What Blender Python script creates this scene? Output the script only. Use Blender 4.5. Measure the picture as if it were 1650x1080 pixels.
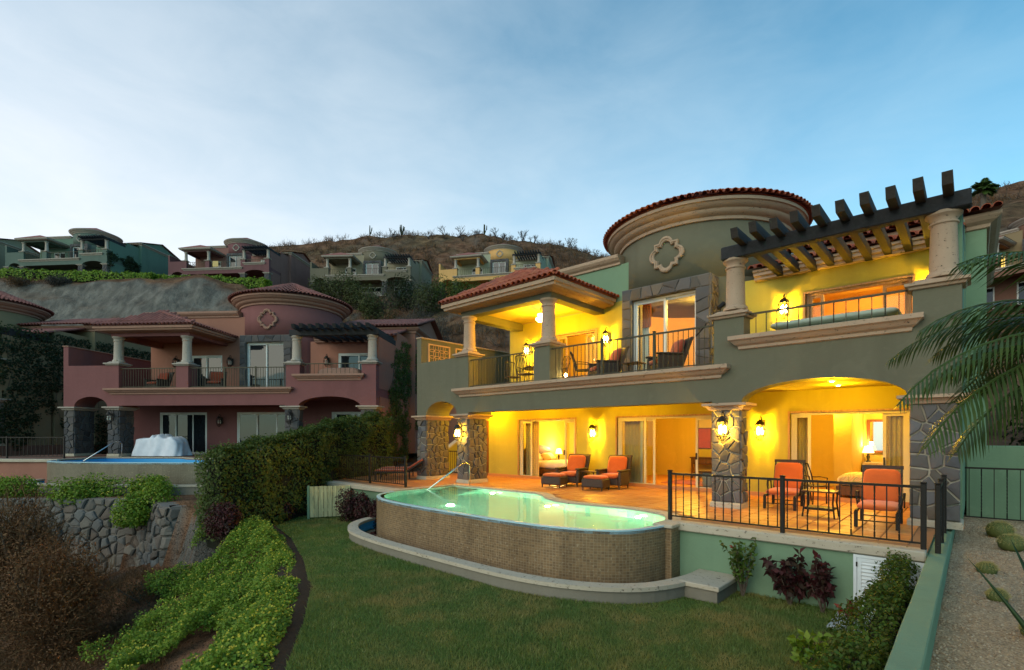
import bpy, math, random
import numpy as np
from mathutils import Vector, Matrix, noise

for o in list(bpy.data.objects):
    bpy.data.objects.remove(o)
scene = bpy.context.scene
col = scene.collection
PI = math.pi
R = math.radians

# ------------------------------------------------------------------ camera
cam = bpy.data.cameras.new('camera')
cam.sensor_fit = 'HORIZONTAL'
cam.sensor_width = 36.0
cam.lens = 36.0 * 820.0 / 1650.0
cam.shift_y = (701.5 - 540.0) / 1650.0
cam.clip_start = 0.05
cam.clip_end = 2500.0
cam_o = bpy.data.objects.new('camera', cam)
col.objects.link(cam_o)
cam_o.location = (0, 0, 1.7)
cam_o.rotation_euler = (R(90), 0, 0)
scene.camera = cam_o

# ------------------------------------------------------------------ sky, sun, exposure
SUN_EL, SUN_AZ = R(30.0), R(-138.0)          # azimuth from +Y, negative = left of the view
world = bpy.data.worlds.new('World')
scene.world = world
world.use_nodes = True
wn, wl = world.node_tree.nodes, world.node_tree.links
wn.clear()
w_out = wn.new('ShaderNodeOutputWorld')
w_bg = wn.new('ShaderNodeBackground')
w_sky = wn.new('ShaderNodeTexSky')
w_sky.sky_type = 'NISHITA'
w_sky.sun_disc = False
w_sky.sun_elevation = SUN_EL
w_sky.sun_rotation = SUN_AZ
w_sky.altitude = 0
w_sky.air_density = 1.0
w_sky.dust_density = 0.6
w_sky.ozone_density = 3.0
w_tc = wn.new('ShaderNodeTexCoord')
w_map = wn.new('ShaderNodeMapping')
w_map.inputs['Scale'].default_value = (1.2, 1.2, 3.0)
w_map.inputs['Rotation'].default_value = (0.0, 0.12, 0.3)
wl.new(w_tc.outputs['Generated'], w_map.inputs['Vector'])
w_n = wn.new('ShaderNodeTexNoise')
w_n.inputs['Scale'].default_value = 4.2
w_n.inputs['Detail'].default_value = 7.0
w_n.inputs['Roughness'].default_value = 0.56
w_n.inputs['Distortion'].default_value = 0.35
wl.new(w_map.outputs[0], w_n.inputs['Vector'])
# thin cloud veil: thick near the horizon and towards the sunset side, gone overhead
w_sep = wn.new('ShaderNodeSeparateXYZ')
wl.new(w_tc.outputs['Generated'], w_sep.inputs[0])
def wmath(op, a, b=None, c=None, clamp=False):
    n = wn.new('ShaderNodeMath'); n.operation = op; n.use_clamp = clamp
    for i, x in enumerate((a, b, c)):
        if x is None: continue
        if isinstance(x, (int, float)): n.inputs[i].default_value = x
        else: wl.new(x, n.inputs[i])
    return n.outputs[0]
elev = w_sep.outputs['Z']
side = wmath('MULTIPLY_ADD', w_sep.outputs['X'], -math.sin(R(62)) * 1.0, 0.0)     # + towards the sunset side
side = wmath('MULTIPLY_ADD', w_sep.outputs['Y'], math.cos(R(62)), side)
band = wmath('MULTIPLY_ADD', elev, -1.05, 0.66)
band = wmath('MULTIPLY_ADD', side, 0.50, band)
cl = wmath('MULTIPLY_ADD', w_n.outputs['Fac'], 0.40, -0.18)
mask = wmath('ADD', band, cl)
mask = wmath('MULTIPLY', mask, 1.0, clamp=True)
w_cc = wn.new('ShaderNodeMixRGB'); w_cc.blend_type = 'MIX'
w_cc.inputs[1].default_value = (0.57, 0.80, 0.90, 1)
w_cc.inputs[2].default_value = (0.93, 0.945, 0.98, 1)
wl.new(wmath('MULTIPLY_ADD', side, 0.75, 0.30, clamp=True), w_cc.inputs[0])
w_k = wn.new('ShaderNodeMixRGB'); w_k.blend_type = 'MULTIPLY'; w_k.inputs[0].default_value = 1.0
wl.new(w_sky.outputs[0], w_k.inputs[1])
w_k.inputs[2].default_value = (1.36, 2.12, 1.82, 1)
w_sc = wn.new('ShaderNodeMixRGB'); w_sc.blend_type = 'MULTIPLY'; w_sc.inputs[0].default_value = 1.0
wl.new(w_cc.outputs[0], w_sc.inputs[1])
w_sc.inputs[2].default_value = (10, 10, 10, 1)          # veil radiance, in the units of the sky texture at strength 0.1
w_mix = wn.new('ShaderNodeMixRGB')
wl.new(mask, w_mix.inputs[0])
wl.new(w_k.outputs[0], w_mix.inputs[1])
wl.new(w_sc.outputs[0], w_mix.inputs[2])
w_bg.inputs['Strength'].default_value = 0.104
wl.new(w_mix.outputs[0], w_bg.inputs['Color'])
wl.new(w_bg.outputs[0], w_out.inputs[0])

sun = bpy.data.lights.new('sun', 'SUN')
sun.energy = 1.1
sun.angle = R(50)
sun.color = (1.0, 0.74, 0.50)
sun_o = bpy.data.objects.new('sun', sun)
col.objects.link(sun_o)
sd = Vector((math.sin(SUN_AZ) * math.cos(SUN_EL), math.cos(SUN_AZ) * math.cos(SUN_EL), math.sin(SUN_EL)))
sun_o.rotation_euler = (-sd).to_track_quat('-Z', 'Y').to_euler()
sun_o.location = (-30, 10, 40)

vs = scene.view_settings
scene.display_settings.display_device = 'sRGB'
vs.view_transform = 'Standard'
vs.look = 'None'
vs.exposure = 0.16
vs.gamma = 1.0
vs.use_curve_mapping = False
scene.render.engine = 'CYCLES'
cy = scene.cycles
cy.use_denoising = True
cy.max_bounces = 8
cy.diffuse_bounces = 4
cy.glossy_bounces = 4
cy.transmission_bounces = 6
cy.transparent_max_bounces = 12
cy.sample_clamp_indirect = 4.0
cy.caustics_reflective = False
cy.caustics_refractive = False
cy.blur_glossy = 0.5
cy.use_light_tree = True

# ------------------------------------------------------------------ materials
MATS = {}
class NT:
    def __init__(s, name):
        s.m = bpy.data.materials.new(name); s.m.use_nodes = True
        s.n, s.l = s.m.node_tree.nodes, s.m.node_tree.links
        s.b = s.n['Principled BSDF']
        s.tc = s.n.new('ShaderNodeTexCoord')
        MATS[name] = s.m
    def node(s, t, **kw):
        n = s.n.new(t)
        for k, v in kw.items():
            if k in n.inputs: n.inputs[k].default_value = v
            else: setattr(n, k, v)
        return n
    def link(s, a, b): s.l.new(a, b)
    def coord(s, kind='Object', scale=(1, 1, 1), rot=(0, 0, 0)):
        mp = s.n.new('ShaderNodeMapping')
        mp.inputs['Scale'].default_value = scale; mp.inputs['Rotation'].default_value = rot
        s.link(s.tc.outputs[kind], mp.inputs[0]); return mp.outputs[0]
    def noise(s, scale, detail=4, rough=0.55, vec=None, dist=0.0):
        n = s.node('ShaderNodeTexNoise'); n.inputs['Scale'].default_value = scale
        n.inputs['Detail'].default_value = detail; n.inputs['Roughness'].default_value = rough
        n.inputs['Distortion'].default_value = dist
        s.link(vec if vec is not None else s.tc.outputs['Object'], n.inputs['Vector']); return n.outputs['Fac']
    def ramp(s, fac, stops):
        r = s.node('ShaderNodeValToRGB'); e = r.color_ramp.elements
        while len(e) < len(stops): e.new(0.5)
        for i, (p, c) in enumerate(stops):
            e[i].position = p; e[i].color = (*c, 1) if len(c) == 3 else c
        s.link(fac, r.inputs[0]); return r.outputs[0]
    def mix(s, fac, a, b, mode='MIX'):
        x = s.node('ShaderNodeMixRGB', blend_type=mode)
        for i, v in ((0, fac), (1, a), (2, b)):
            if isinstance(v, (int, float)): x.inputs[i].default_value = v
            elif isinstance(v, tuple): x.inputs[i].default_value = (*v, 1) if len(v) == 3 else v
            else: s.link(v, x.inputs[i])
        return x.outputs[0]
    def math(s, op, a, b=None):
        x = s.node('ShaderNodeMath', operation=op)
        for i, v in ((0, a), (1, b)):
            if v is None: continue
            if isinstance(v, (int, float)): x.inputs[i].default_value = v
            else: s.link(v, x.inputs[i])
        return x.outputs[0]
    def bump(s, h, strength=0.3, dist=0.02, chain=None):
        b = s.node('ShaderNodeBump'); b.inputs['Strength'].default_value = strength; b.inputs['Distance'].default_value = dist
        s.link(h, b.inputs['Height'])
        if chain is not None: s.link(chain, b.inputs['Normal'])
        s.link(b.outputs[0], s.b.inputs['Normal']); return b.outputs[0]
    def base(s, c):
        if isinstance(c, tuple): s.b.inputs['Base Color'].default_value = (*c, 1)
        else: s.link(c, s.b.inputs['Base Color'])
    def set(s, **kw):
        for k, v in kw.items(): s.b.inputs[k.replace('_', ' ')].default_value = v
        return s.m
def sc(c, k): return tuple(min(1.0, x * k) for x in c)

def m_stucco(name, c, var=0.16):
    t = NT(name)
    a = t.noise(0.55, 6, 0.62); b = t.noise(7, 5, 0.6)
    streak = t.noise(1.3, 5, 0.62, t.coord(scale=(0.9, 0.9, 0.10)))
    patch = t.noise(1.9, 3, 0.7, None, 1.2)
    cc = t.mix(a, sc(c, 1 - var), sc(c, 1 + var))
    cc = t.mix(t.ramp(streak, [(0.50, (0, 0, 0)), (0.75, (0.45, 0.45, 0.45))]), cc, sc(c, 0.62))
    cc = t.mix(t.ramp(patch, [(0.55, (0, 0, 0)), (0.66, (0.30, 0.30, 0.30))]), cc, sc(c, 1.22))
    cc = t.mix(t.math('MULTIPLY', b, 0.28), cc, sc(c, 0.82))
    t.base(cc); t.bump(t.noise(38, 6, 0.72), 0.38, 0.015, t.bump(t.noise(4.5, 5, 0.65, None, 0.8), 0.30, 0.03))
    return t.set(Roughness=0.88, Specular_IOR_Level=0.25)
def m_plain(name, c, rough=0.6, var=0.12, scale=9, bump=0.1, bscale=30, metal=0.0, spec=0.4):
    t = NT(name)
    t.base(t.mix(t.noise(scale, 5, 0.6), sc(c, 1 - var), sc(c, 1 + var)))
    if bump: t.bump(t.noise(bscale, 4, 0.6), bump, 0.01)
    return t.set(Roughness=rough, Metallic=metal, Specular_IOR_Level=spec)
def m_cantera(name, c):
    t = NT(name)
    a = t.noise(2.2, 6, 0.6); f = t.noise(28, 5, 0.65)
    pits = t.ramp(t.noise(14, 4, 0.7, t.coord(scale=(1, 1, 1.6))), [(0.60, (0, 0, 0)), (0.68, (1, 1, 1))])
    cc = t.mix(a, sc(c, 0.78), sc(c, 1.18))
    cc = t.mix(t.math('MULTIPLY', f, 0.5), cc, sc(c, 0.7))
    cc = t.mix(pits, cc, (0.10, 0.075, 0.05))
    t.base(cc); t.bump(f, 0.3, 0.01, t.bump(t.math('SUBTRACT', 1.0, pits), 0.6, 0.012))
    return t.set(Roughness=0.9, Specular_IOR_Level=0.2)
def m_object_var(name, cols, rough=0.8, nscale=6, bump=0.35, bscale=22, spec=0.3, island=False, dark=0.72):
    """colour differs piece by piece"""
    t = NT(name)
    if island:
        g = t.node('ShaderNodeNewGeometry'); rnd = g.outputs['Random Per Island']
    else:
        g = t.node('ShaderNodeObjectInfo'); rnd = g.outputs['Random']
    n = len(cols)
    rr = t.ramp(rnd, [(i / max(1, n - 1), c) for i, c in enumerate(cols)])
    cc = t.mix(t.math('MULTIPLY', t.noise(nscale, 5, 0.65), 0.9), rr, t.mix(1.0, rr, (dark, dark, dark), 'MULTIPLY'))
    t.base(cc)
    if bump: t.bump(t.noise(bscale, 5, 0.65), bump, 0.012)
    return t.set(Roughness=rough, Specular_IOR_Level=spec)
def m_leaf(name, cols, rough=0.55, trans=0.35):
    t = NT(name)
    g = t.node('ShaderNodeNewGeometry')
    rr = t.ramp(g.outputs['Random Per Island'], [(i / (len(cols) - 1), c) for i, c in enumerate(cols)])
    big = t.noise(1.1, 3, 0.5)
    rr = t.mix(t.ramp(big, [(0.35, (0, 0, 0)), (0.7, (0.55, 0.55, 0.55))]), rr, t.mix(1.0, rr, (0.62, 0.68, 0.6), 'MULTIPLY'))
    t.base(rr)
    tr = t.node('ShaderNodeBsdfTranslucent'); t.link(rr, tr.inputs[0])
    mx = t.node('ShaderNodeMixShader'); mx.inputs[0].default_value = trans
    out = t.n['Material Output']
    t.link(t.b.outputs[0], mx.inputs[1]); t.link(tr.outputs[0], mx.inputs[2]); t.link(mx.outputs[0], out.inputs[0])
    return t.set(Roughness=rough, Specular_IOR_Level=0.3)
def m_wood(name, c, rough=0.6, axis=(1, 12, 12)):
    t = NT(name)
    g = t.noise(2.0, 6, 0.65, t.coord(scale=axis), 0.6)
    t.base(t.ramp(g, [(0.3, sc(c, 0.55)), (0.55, c), (0.75, sc(c, 1.35))]))
    t.bump(g, 0.35, 0.01)
    return t.set(Roughness=rough, Specular_IOR_Level=0.35)
def m_emit(name, c, strength):
    t = NT(name)
    t.b.inputs['Emission Color'].default_value = (*c, 1); t.b.inputs['Emission Strength'].default_value = strength
    t.base(c)
    return t.m
def m_glass(name, tint=(0.9, 0.95, 0.95), fres=1.45):
    t = NT(name); out = t.n['Material Output']
    tr = t.node('ShaderNodeBsdfTransparent'); tr.inputs[0].default_value = (*tint, 1)
    gl = t.node('ShaderNodeBsdfGlossy'); gl.inputs['Roughness'].default_value = 0.02
    fr = t.node('ShaderNodeFresnel'); fr.inputs['IOR'].default_value = fres
    mx = t.node('ShaderNodeMixShader')
    t.link(fr.outputs[0], mx.inputs[0]); t.link(tr.outputs[0], mx.inputs[1]); t.link(gl.outputs[0], mx.inputs[2]); t.link(mx.outputs[0], out.inputs[0])
    return t.m

OLIVE, MINT = (0.140, 0.130, 0.086), (0.185, 0.285, 0.178)
m_stucco('olive_stucco', OLIVE); m_stucco('mint_stucco', MINT)
m_stucco('patio_stucco', (0.43, 0.365, 0.062), 0.10)          # patio walls; gold of the lamplight put into the base colour
m_stucco('cream_stucco', (0.58, 0.43, 0.10), 0.06)
m_stucco('orange_plaster', (0.62, 0.36, 0.17), 0.06)
m_stucco('maroon_stucco', (0.200, 0.080, 0.076)); m_stucco('salmon_stucco', (0.32, 0.145, 0.10))
m_stucco('tan_stucco', (0.24, 0.18, 0.10)); m_stucco('brown_stucco', (0.20, 0.10, 0.07))
m_stucco('sea_green_stucco', (0.125, 0.195, 0.145)); m_stucco('sea_green_dark', (0.105, 0.14, 0.115))
m_stucco('plum_stucco', (0.155, 0.07, 0.072)); m_stucco('rose_stucco', (0.23, 0.115, 0.095))
m_stucco('khaki_stucco', (0.15, 0.13, 0.09)); m_stucco('sand_stucco', (0.27, 0.23, 0.155))
m_stucco('apricot_stucco', (0.60, 0.34, 0.125)); m_stucco('sage_pale_stucco', (0.33, 0.34, 0.24))
m_stucco('concrete', (0.22, 0.195, 0.15))
m_stucco('grey_slab', (0.40, 0.42, 0.41), 0.08)
m_cantera('cantera', (0.45, 0.315, 0.215)); m_cantera('cantera_dark', (0.36, 0.20, 0.145)); m_cantera('cantera_grey', (0.42, 0.36, 0.30))
m_cantera('coping_stone', (0.52, 0.44, 0.33))
m_plain('mortar', (0.40, 0.35, 0.27), 0.95, 0.15, 20, 0.4, 60)
m_plain('mortar_dark', (0.16, 0.14, 0.12), 0.95, 0.15, 20, 0.4, 60)
m_object_var('stone', [(0.06, 0.056, 0.058), (0.15, 0.13, 0.12), (0.085, 0.085, 0.092), (0.18, 0.14, 0.105), (0.10, 0.085, 0.07), (0.16, 0.15, 0.15), (0.075, 0.06, 0.05)], 0.75, 5, 0.55, 14)
m_object_var('stone_joined', [(0.055, 0.052, 0.055), (0.10, 0.088, 0.085), (0.07, 0.072, 0.08), (0.12, 0.105, 0.095)], 0.8, 5, 0.5, 14, island=True)
m_object_var('rubble', [(0.20, 0.175, 0.14), (0.13, 0.115, 0.10), (0.25, 0.215, 0.175), (0.16, 0.12, 0.095), (0.21, 0.205, 0.19), (0.11, 0.105, 0.10)], 0.9, 4, 0.7, 9, dark=0.45)
m_object_var('roof_tile', [(0.40, 0.095, 0.045), (0.48, 0.14, 0.065), (0.32, 0.075, 0.04), (0.43, 0.115, 0.06), (0.27, 0.085, 0.055)], 0.8, 9, 0.3, 30)
m_object_var('roof_tile_joined', [(0.40, 0.095, 0.045), (0.46, 0.14, 0.065), (0.32, 0.075, 0.04), (0.42, 0.115, 0.06), (0.26, 0.085, 0.055)], 0.8, 9, 0.3, 30, island=True)
m_object_var('roof_tile_faded', [(0.26, 0.088, 0.070), (0.31, 0.115, 0.088), (0.20, 0.075, 0.060)], 0.85, 6, 0.3, 20, island=True)
m_object_var('paving', [(0.52, 0.21, 0.06), (0.57, 0.25, 0.08), (0.46, 0.175, 0.05), (0.55, 0.225, 0.065)], 0.42, 5, 0.12, 14, spec=0.45, dark=0.82)
m_plain('grout', (0.26, 0.15, 0.08), 0.9)
m_plain('iron', (0.018, 0.015, 0.012), 0.5, 0.2, 20, 0.15, 60, 0.4)
m_plain('iron_olive', (0.05, 0.045, 0.025), 0.55, 0.2, 20, 0.1, 60, 0.3)
m_plain('steel', (0.62, 0.62, 0.60), 0.22, 0.03, 9, 0, 30, 1.0)
m_plain('white_frame', (0.62, 0.62, 0.58), 0.45, 0.05, 5, 0.0)
m_plain('cream_frame', (0.66, 0.60, 0.42), 0.5, 0.05, 5, 0.0)
m_plain('white_paint', (0.70, 0.74, 0.75), 0.5, 0.05, 5, 0.03, 40)
m_wood('beam_wood', (0.020, 0.020, 0.022), 0.75, (6, 6, 6))
m_wood('rafter_wood', (0.034, 0.027, 0.022), 0.75, (9, 1, 9))
m_wood('door_wood', (0.16, 0.055, 0.025), 0.45, (10, 10, 1))
m_wood('brown_wood', (0.11, 0.05, 0.025), 0.45, (6, 6, 2))
m_wood('pale_wood', (0.42, 0.24, 0.11), 0.5, (10, 10, 1.2))
m_wood('gate_wood', (0.52, 0.46, 0.24), 0.7, (10, 10, 1.0))
m_wood('wicker', (0.055, 0.036, 0.026), 0.6, (16, 16, 40))
def cushion_mat(name, c):
    t = NT(name)
    t.base(t.mix(t.noise(4, 4), sc(c, 0.82), sc(c, 1.12)))
    t.bump(t.noise(160, 3, 0.6), 0.15, 0.004, t.bump(t.noise(7, 3), 0.25, 0.03))
    t.b.inputs['Sheen Weight'].default_value = 0.25
    return t.set(Roughness=0.9, Specular_IOR_Level=0.15)
cushion_mat('orange_cushion', (0.54, 0.11, 0.024)); cushion_mat('rust_cushion', (0.28, 0.05, 0.02)); cushion_mat('white_linen', (0.72, 0.68, 0.58))
cushion_mat('sheet_white', (0.72, 0.74, 0.80)); cushion_mat('curtain_gold', (0.58, 0.42, 0.17)); cushion_mat('curtain_orange', (0.55, 0.16, 0.05)); cushion_mat('tub_cover', (0.46, 0.52, 0.42))
cushion_mat('pillow_tan', (0.42, 0.26, 0.12))
def patterned():
    t = NT('patterned_cover')
    v = t.node('ShaderNodeTexVoronoi', feature='DISTANCE_TO_EDGE'); v.inputs['Scale'].default_value = 5.0
    t.link(t.tc.outputs['Object'], v.inputs['Vector'])
    w = t.node('ShaderNodeTexWave', wave_type='RINGS'); w.inputs['Scale'].default_value = 2.4; w.inputs['Distortion'].default_value = 7.0
    t.link(t.tc.outputs['Object'], w.inputs['Vector'])
    a = t.ramp(w.outputs['Fac'], [(0.55, (0.62, 0.52, 0.30)), (0.68, (0.60, 0.17, 0.06)), (0.85, (0.60, 0.50, 0.28))])
    t.base(t.mix(t.ramp(v.outputs['Distance'], [(0.02, (1, 1, 1)), (0.07, (0, 0, 0))]), a, (0.38, 0.36, 0.14)))
    return t.set(Roughness=0.9)
patterned()
m_plain('red_art', (0.35, 0.05, 0.03), 0.6, 0.5, 6)
m_plain('orange_art', (0.62, 0.16, 0.03), 0.6, 0.35, 6)
m_plain('ceramic_dark', (0.03, 0.035, 0.03), 0.25)
m_plain('ceramic_blue', (0.20, 0.26, 0.28), 0.5, 0.3, 14)
m_plain('mirror', (0.75, 0.72, 0.66), 0.04, 0.0, 9, 0, 30, 1.0)
m_emit('bulb', (1.0, 0.74, 0.28), 60.0)
m_emit('bulb_soft', (1.0, 0.76, 0.32), 16.0)
m_emit('shade_glow', (1.0, 0.72, 0.30), 3.2)
m_emit('pool_lens', (0.95, 1.0, 0.62), 5.0)
m_emit('far_window_glow', (1.0, 0.62, 0.12), 1.1)
m_glass('glass', fres=1.28)
t = NT('dark_glass'); t.base((0.012, 0.016, 0.02)); t.bump(t.noise(0.7, 2), 0.05, 0.05); t.set(Roughness=0.03, Specular_IOR_Level=0.6)
t.b.inputs['IOR'].default_value = 1.5
m_glass('lantern_glass', (1.0, 0.92, 0.7), 1.3)

def mosaic(name, c1, c2, mortar_c):
    t = NT(name)
    b = t.node('ShaderNodeTexBrick'); b.offset = 0.0; b.squash = 1.0
    t.link(t.tc.outputs['UV'], b.inputs['Vector'])
    b.inputs['Scale'].default_value = 1.0; b.inputs['Brick Width'].default_value = 0.066; b.inputs['Row Height'].default_value = 0.052
    b.inputs['Mortar Size'].default_value = 0.0045; b.inputs['Mortar Smooth'].default_value = 0.3; b.inputs['Bias'].default_value = 0.0
    b.inputs['Color1'].default_value = (*c1, 1); b.inputs['Color2'].default_value = (*c2, 1); b.inputs['Mortar'].default_value = (*mortar_c, 1)
    big = t.noise(1.3, 5, 0.6)
    t.base(t.mix(t.ramp(big, [(0.35, (0, 0, 0)), (0.75, (0.6, 0.6, 0.6))]), b.outputs['Color'], t.mix(1.0, b.outputs['Color'], (0.6, 0.58, 0.52), 'MULTIPLY')))
    inv = t.math('SUBTRACT', 1.0, b.outputs['Fac'])
    wet = t.noise(1.5, 5, 0.65, t.coord(scale=(2.2, 2.2, 0.22)))
    src = t.b.inputs['Base Color'].links[0].from_socket
    t.base(t.mix(t.ramp(wet, [(0.45, (0, 0, 0)), (0.70, (0.6, 0.6, 0.6))]), src, t.mix(1.0, src, (0.55, 0.52, 0.48), 'MULTIPLY')))
    rn = t.noise(23, 2, 0.5); src = t.b.inputs['Base Color'].links[0].from_socket
    t.base(t.mix(t.ramp(rn, [(0.60, (0, 0, 0)), (0.72, (0.5, 0.5, 0.5))]), src, (0.42, 0.34, 0.22)))
    t.bump(inv, 0.6, 0.01)
    return t.set(Roughness=0.42, Specular_IOR_Level=0.45)
mosaic('mosaic', (0.30, 0.18, 0.082), (0.18, 0.108, 0.052), (0.33, 0.245, 0.145))
mosaic('mosaic_plain', (0.20, 0.165, 0.10), (0.17, 0.14, 0.085), (0.24, 0.2, 0.14))
m_plain('pool_plaster', (0.40, 0.76, 0.66), 0.7, 0.08, 3, 0.1, 30)
m_plain('pool_plaster_blue', (0.05, 0.36, 0.72), 0.7, 0.1, 3, 0.1, 30)
m_plain('rim_tile', (0.42, 0.62, 0.68), 0.3, 0.12, 12, 0.1, 40)
def water(name, c, rough, bs):
    t = NT(name)
    t.base(c)
    t.b.inputs['Transmission Weight'].default_value = 1.0; t.b.inputs['IOR'].default_value = 1.33
    t.bump(t.noise(2.2, 3, 0.5), bs, 0.02)
    return t.set(Roughness=rough)
water('water', (0.90, 1.0, 0.95), 0.03, 0.32); water('water_still', (0.75, 0.92, 1.0), 0.02, 0.08)

m_leaf('leaf_bright', [(0.14, 0.26, 0.022), (0.24, 0.35, 0.03), (0.09, 0.19, 0.018), (0.33, 0.42, 0.045), (0.18, 0.28, 0.03)])
m_leaf('leaf_hedge', [(0.072, 0.116, 0.022), (0.112, 0.160, 0.026), (0.051, 0.085, 0.019), (0.151, 0.165, 0.037)])
m_leaf('leaf_olive', [(0.070, 0.087, 0.022), (0.105, 0.115, 0.034), (0.049, 0.067, 0.020), (0.126, 0.126, 0.042)])
m_leaf('leaf_fresh', [(0.069, 0.138, 0.014), (0.103, 0.172, 0.021), (0.115, 0.127, 0.023), (0.052, 0.115, 0.014)])
m_leaf('leaf_dark', [(0.022, 0.038, 0.012), (0.036, 0.054, 0.017), (0.016, 0.029, 0.011)])
m_leaf('leaf_red', [(0.072, 0.023, 0.023), (0.111, 0.026, 0.029), (0.046, 0.026, 0.021), (0.078, 0.046, 0.026)])
m_leaf('leaf_scarlet', [(0.26, 0.03, 0.025), (0.16, 0.02, 0.02), (0.30, 0.06, 0.03)])
m_leaf('leaf_palm', [(0.05, 0.095, 0.018), (0.08, 0.12, 0.026), (0.04, 0.075, 0.016)], 0.4, 0.3)
m_leaf('leaf_agave', [(0.035, 0.075, 0.025), (0.03, 0.065, 0.022)], 0.45, 0.1)
m_leaf('petal_yellow', [(0.62, 0.50, 0.03), (0.70, 0.60, 0.08), (0.52, 0.42, 0.02)])
m_leaf('twig_brown', [(0.16, 0.068, 0.026), (0.20, 0.095, 0.037), (0.09, 0.042, 0.018), (0.17, 0.10, 0.043)], 0.8, 0.1)
m_leaf('twig_grey', [(0.075, 0.062, 0.052), (0.05, 0.042, 0.038), (0.10, 0.085, 0.07)], 0.85, 0.1)
m_leaf('twig_rust', [(0.173, 0.083, 0.030), (0.128, 0.063, 0.026), (0.090, 0.054, 0.024)], 0.85, 0.1)
def grass_m():
    t = NT('grass_blade'); g = t.node('ShaderNodeNewGeometry')
    rr = t.ramp(g.outputs['Random Per Island'], [(0, (0.10, 0.155, 0.03)), (0.35, (0.21, 0.265, 0.055)), (0.7, (0.16, 0.21, 0.045)), (0.9, (0.30, 0.32, 0.10)), (1.0, (0.42, 0.37, 0.16))])
    p1 = t.noise(0.42, 4, 0.6, g.outputs['Position']); p2 = t.noise(1.7, 4, 0.65, g.outputs['Position'])
    rr = t.mix(t.ramp(p1, [(0.44, (0, 0, 0)), (0.62, (0.9, 0.9, 0.9))]), rr, (0.33, 0.27, 0.09))
    rr = t.mix(t.ramp(p2, [(0.42, (0.65, 0.65, 0.65)), (0.60, (0, 0, 0))]), rr, (0.095, 0.19, 0.045))
    t.base(rr); tr = t.node('ShaderNodeBsdfTranslucent'); t.link(rr, tr.inputs[0]); mx = t.node('ShaderNodeMixShader'); mx.inputs[0].default_value = 0.35
    t.link(t.b.outputs[0], mx.inputs[1]); t.link(tr.outputs[0], mx.inputs[2]); t.link(mx.outputs[0], t.n['Material Output'].inputs[0]); t.set(Roughness=0.6, Specular_IOR_Level=0.3)
grass_m()
m_plain('dark_bark', (0.030, 0.024, 0.022), 0.9, 0.3, 8, 0)
m_plain('bark', (0.10, 0.075, 0.055), 0.9, 0.3, 8, 0.5, 30)
m_plain('hedge_core', (0.016, 0.016, 0.008), 1.0, 0.3, 8, 0)
m_plain('cactus_skin', (0.10, 0.12, 0.03), 0.7, 0.2, 8)
m_plain('cactus_spine', (0.42, 0.34, 0.12), 0.7, 0.2, 8, 0)
def soil():
    t = NT('soil')
    a = t.noise(0.8, 6, 0.6); b = t.noise(14, 6, 0.7)
    t.base(t.mix(b, t.mix(a, (0.045, 0.033, 0.024), (0.085, 0.062, 0.045)), (0.03, 0.022, 0.016)))
    t.bump(b, 0.9, 0.06); return t.set(Roughness=1.0, Specular_IOR_Level=0.1)
soil()
def lawn_m():
    t = NT('lawn_soil')
    a = t.noise(0.5, 5, 0.6); b = t.noise(60, 4, 0.7)
    cc = t.mix(a, (0.09, 0.125, 0.03), (0.15, 0.155, 0.045))
    t.base(t.mix(t.math('MULTIPLY', b, 0.8), cc, (0.05, 0.085, 0.022))); t.bump(b, 0.8, 0.02)
    return t.set(Roughness=0.95, Specular_IOR_Level=0.1)
lawn_m()
def terrain_m():
    t = NT('hill_ground')
    pos = t.node('ShaderNodeNewGeometry')
    vec = pos.outputs['Position']
    a = t.noise(0.06, 7, 0.62, vec); b = t.noise(0.5, 6, 0.7, vec); c = t.noise(3.0, 5, 0.7, vec)
    scrub = t.ramp(a, [(0.30, (0.13, 0.062, 0.034)), (0.48, (0.23, 0.12, 0.068)), (0.60, (0.14, 0.092, 0.05)), (0.75, (0.31, 0.185, 0.095))])
    scrub = t.mix(t.ramp(b, [(0.40, (0, 0, 0)), (0.62, (1, 1, 1))]), scrub, t.mix(1.0, scrub, (0.42, 0.40, 0.38), 'MULTIPLY'))
    rock = t.ramp(t.noise(0.9, 6, 0.62, t_scaled(t, vec, (1, 1, 0.25)), 0.4), [(0.30, (0.075, 0.070, 0.062)), (0.50, (0.15, 0.135, 0.115)), (0.70, (0.24, 0.215, 0.18))])
    sp = t.node('ShaderNodeSeparateXYZ'); t.link(pos.outputs['Normal'], sp.inputs[0])
    steep = t.ramp(sp.outputs['Z'], [(0.62, (1, 1, 1)), (0.80, (0, 0, 0))])
    t.base(t.mix(steep, scrub, rock))
    t.bump(c, 0.8, 0.25, t.bump(b, 0.8, 0.8)); return t.set(Roughness=1.0, Specular_IOR_Level=0.1)
def t_scaled(t, vec, s):
    mp = t.n.new('ShaderNodeMapping'); mp.inputs['Scale'].default_value = s; t.link(vec, mp.inputs[0]); return mp.outputs[0]
terrain_m()
def gravel_m():
    t = NT('gravel')
    v = t.node('ShaderNodeTexVoronoi'); v.inputs['Scale'].default_value = 55.0
    t.link(t.tc.outputs['Object'], v.inputs['Vector'])
    g = t.ramp(v.outputs['Color'], [(0.0, (0.28, 0.19, 0.11)), (0.5, (0.52, 0.365, 0.215)), (1.0, (0.70, 0.52, 0.33))])
    t.base(t.mix(t.noise(1.2, 5), g, t.mix(1.0, g, (0.6, 0.58, 0.56), 'MULTIPLY'))); t.bump(v.outputs['Distance'], 0.8, 0.015)
    return t.set(Roughness=0.95)
gravel_m()
m_object_var('pebble', [(0.24, 0.17, 0.11), (0.46, 0.34, 0.22), (0.60, 0.48, 0.34), (0.35, 0.25, 0.16)], 0.9, 8, 0, island=True)
def M(n): return MATS[n]

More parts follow.
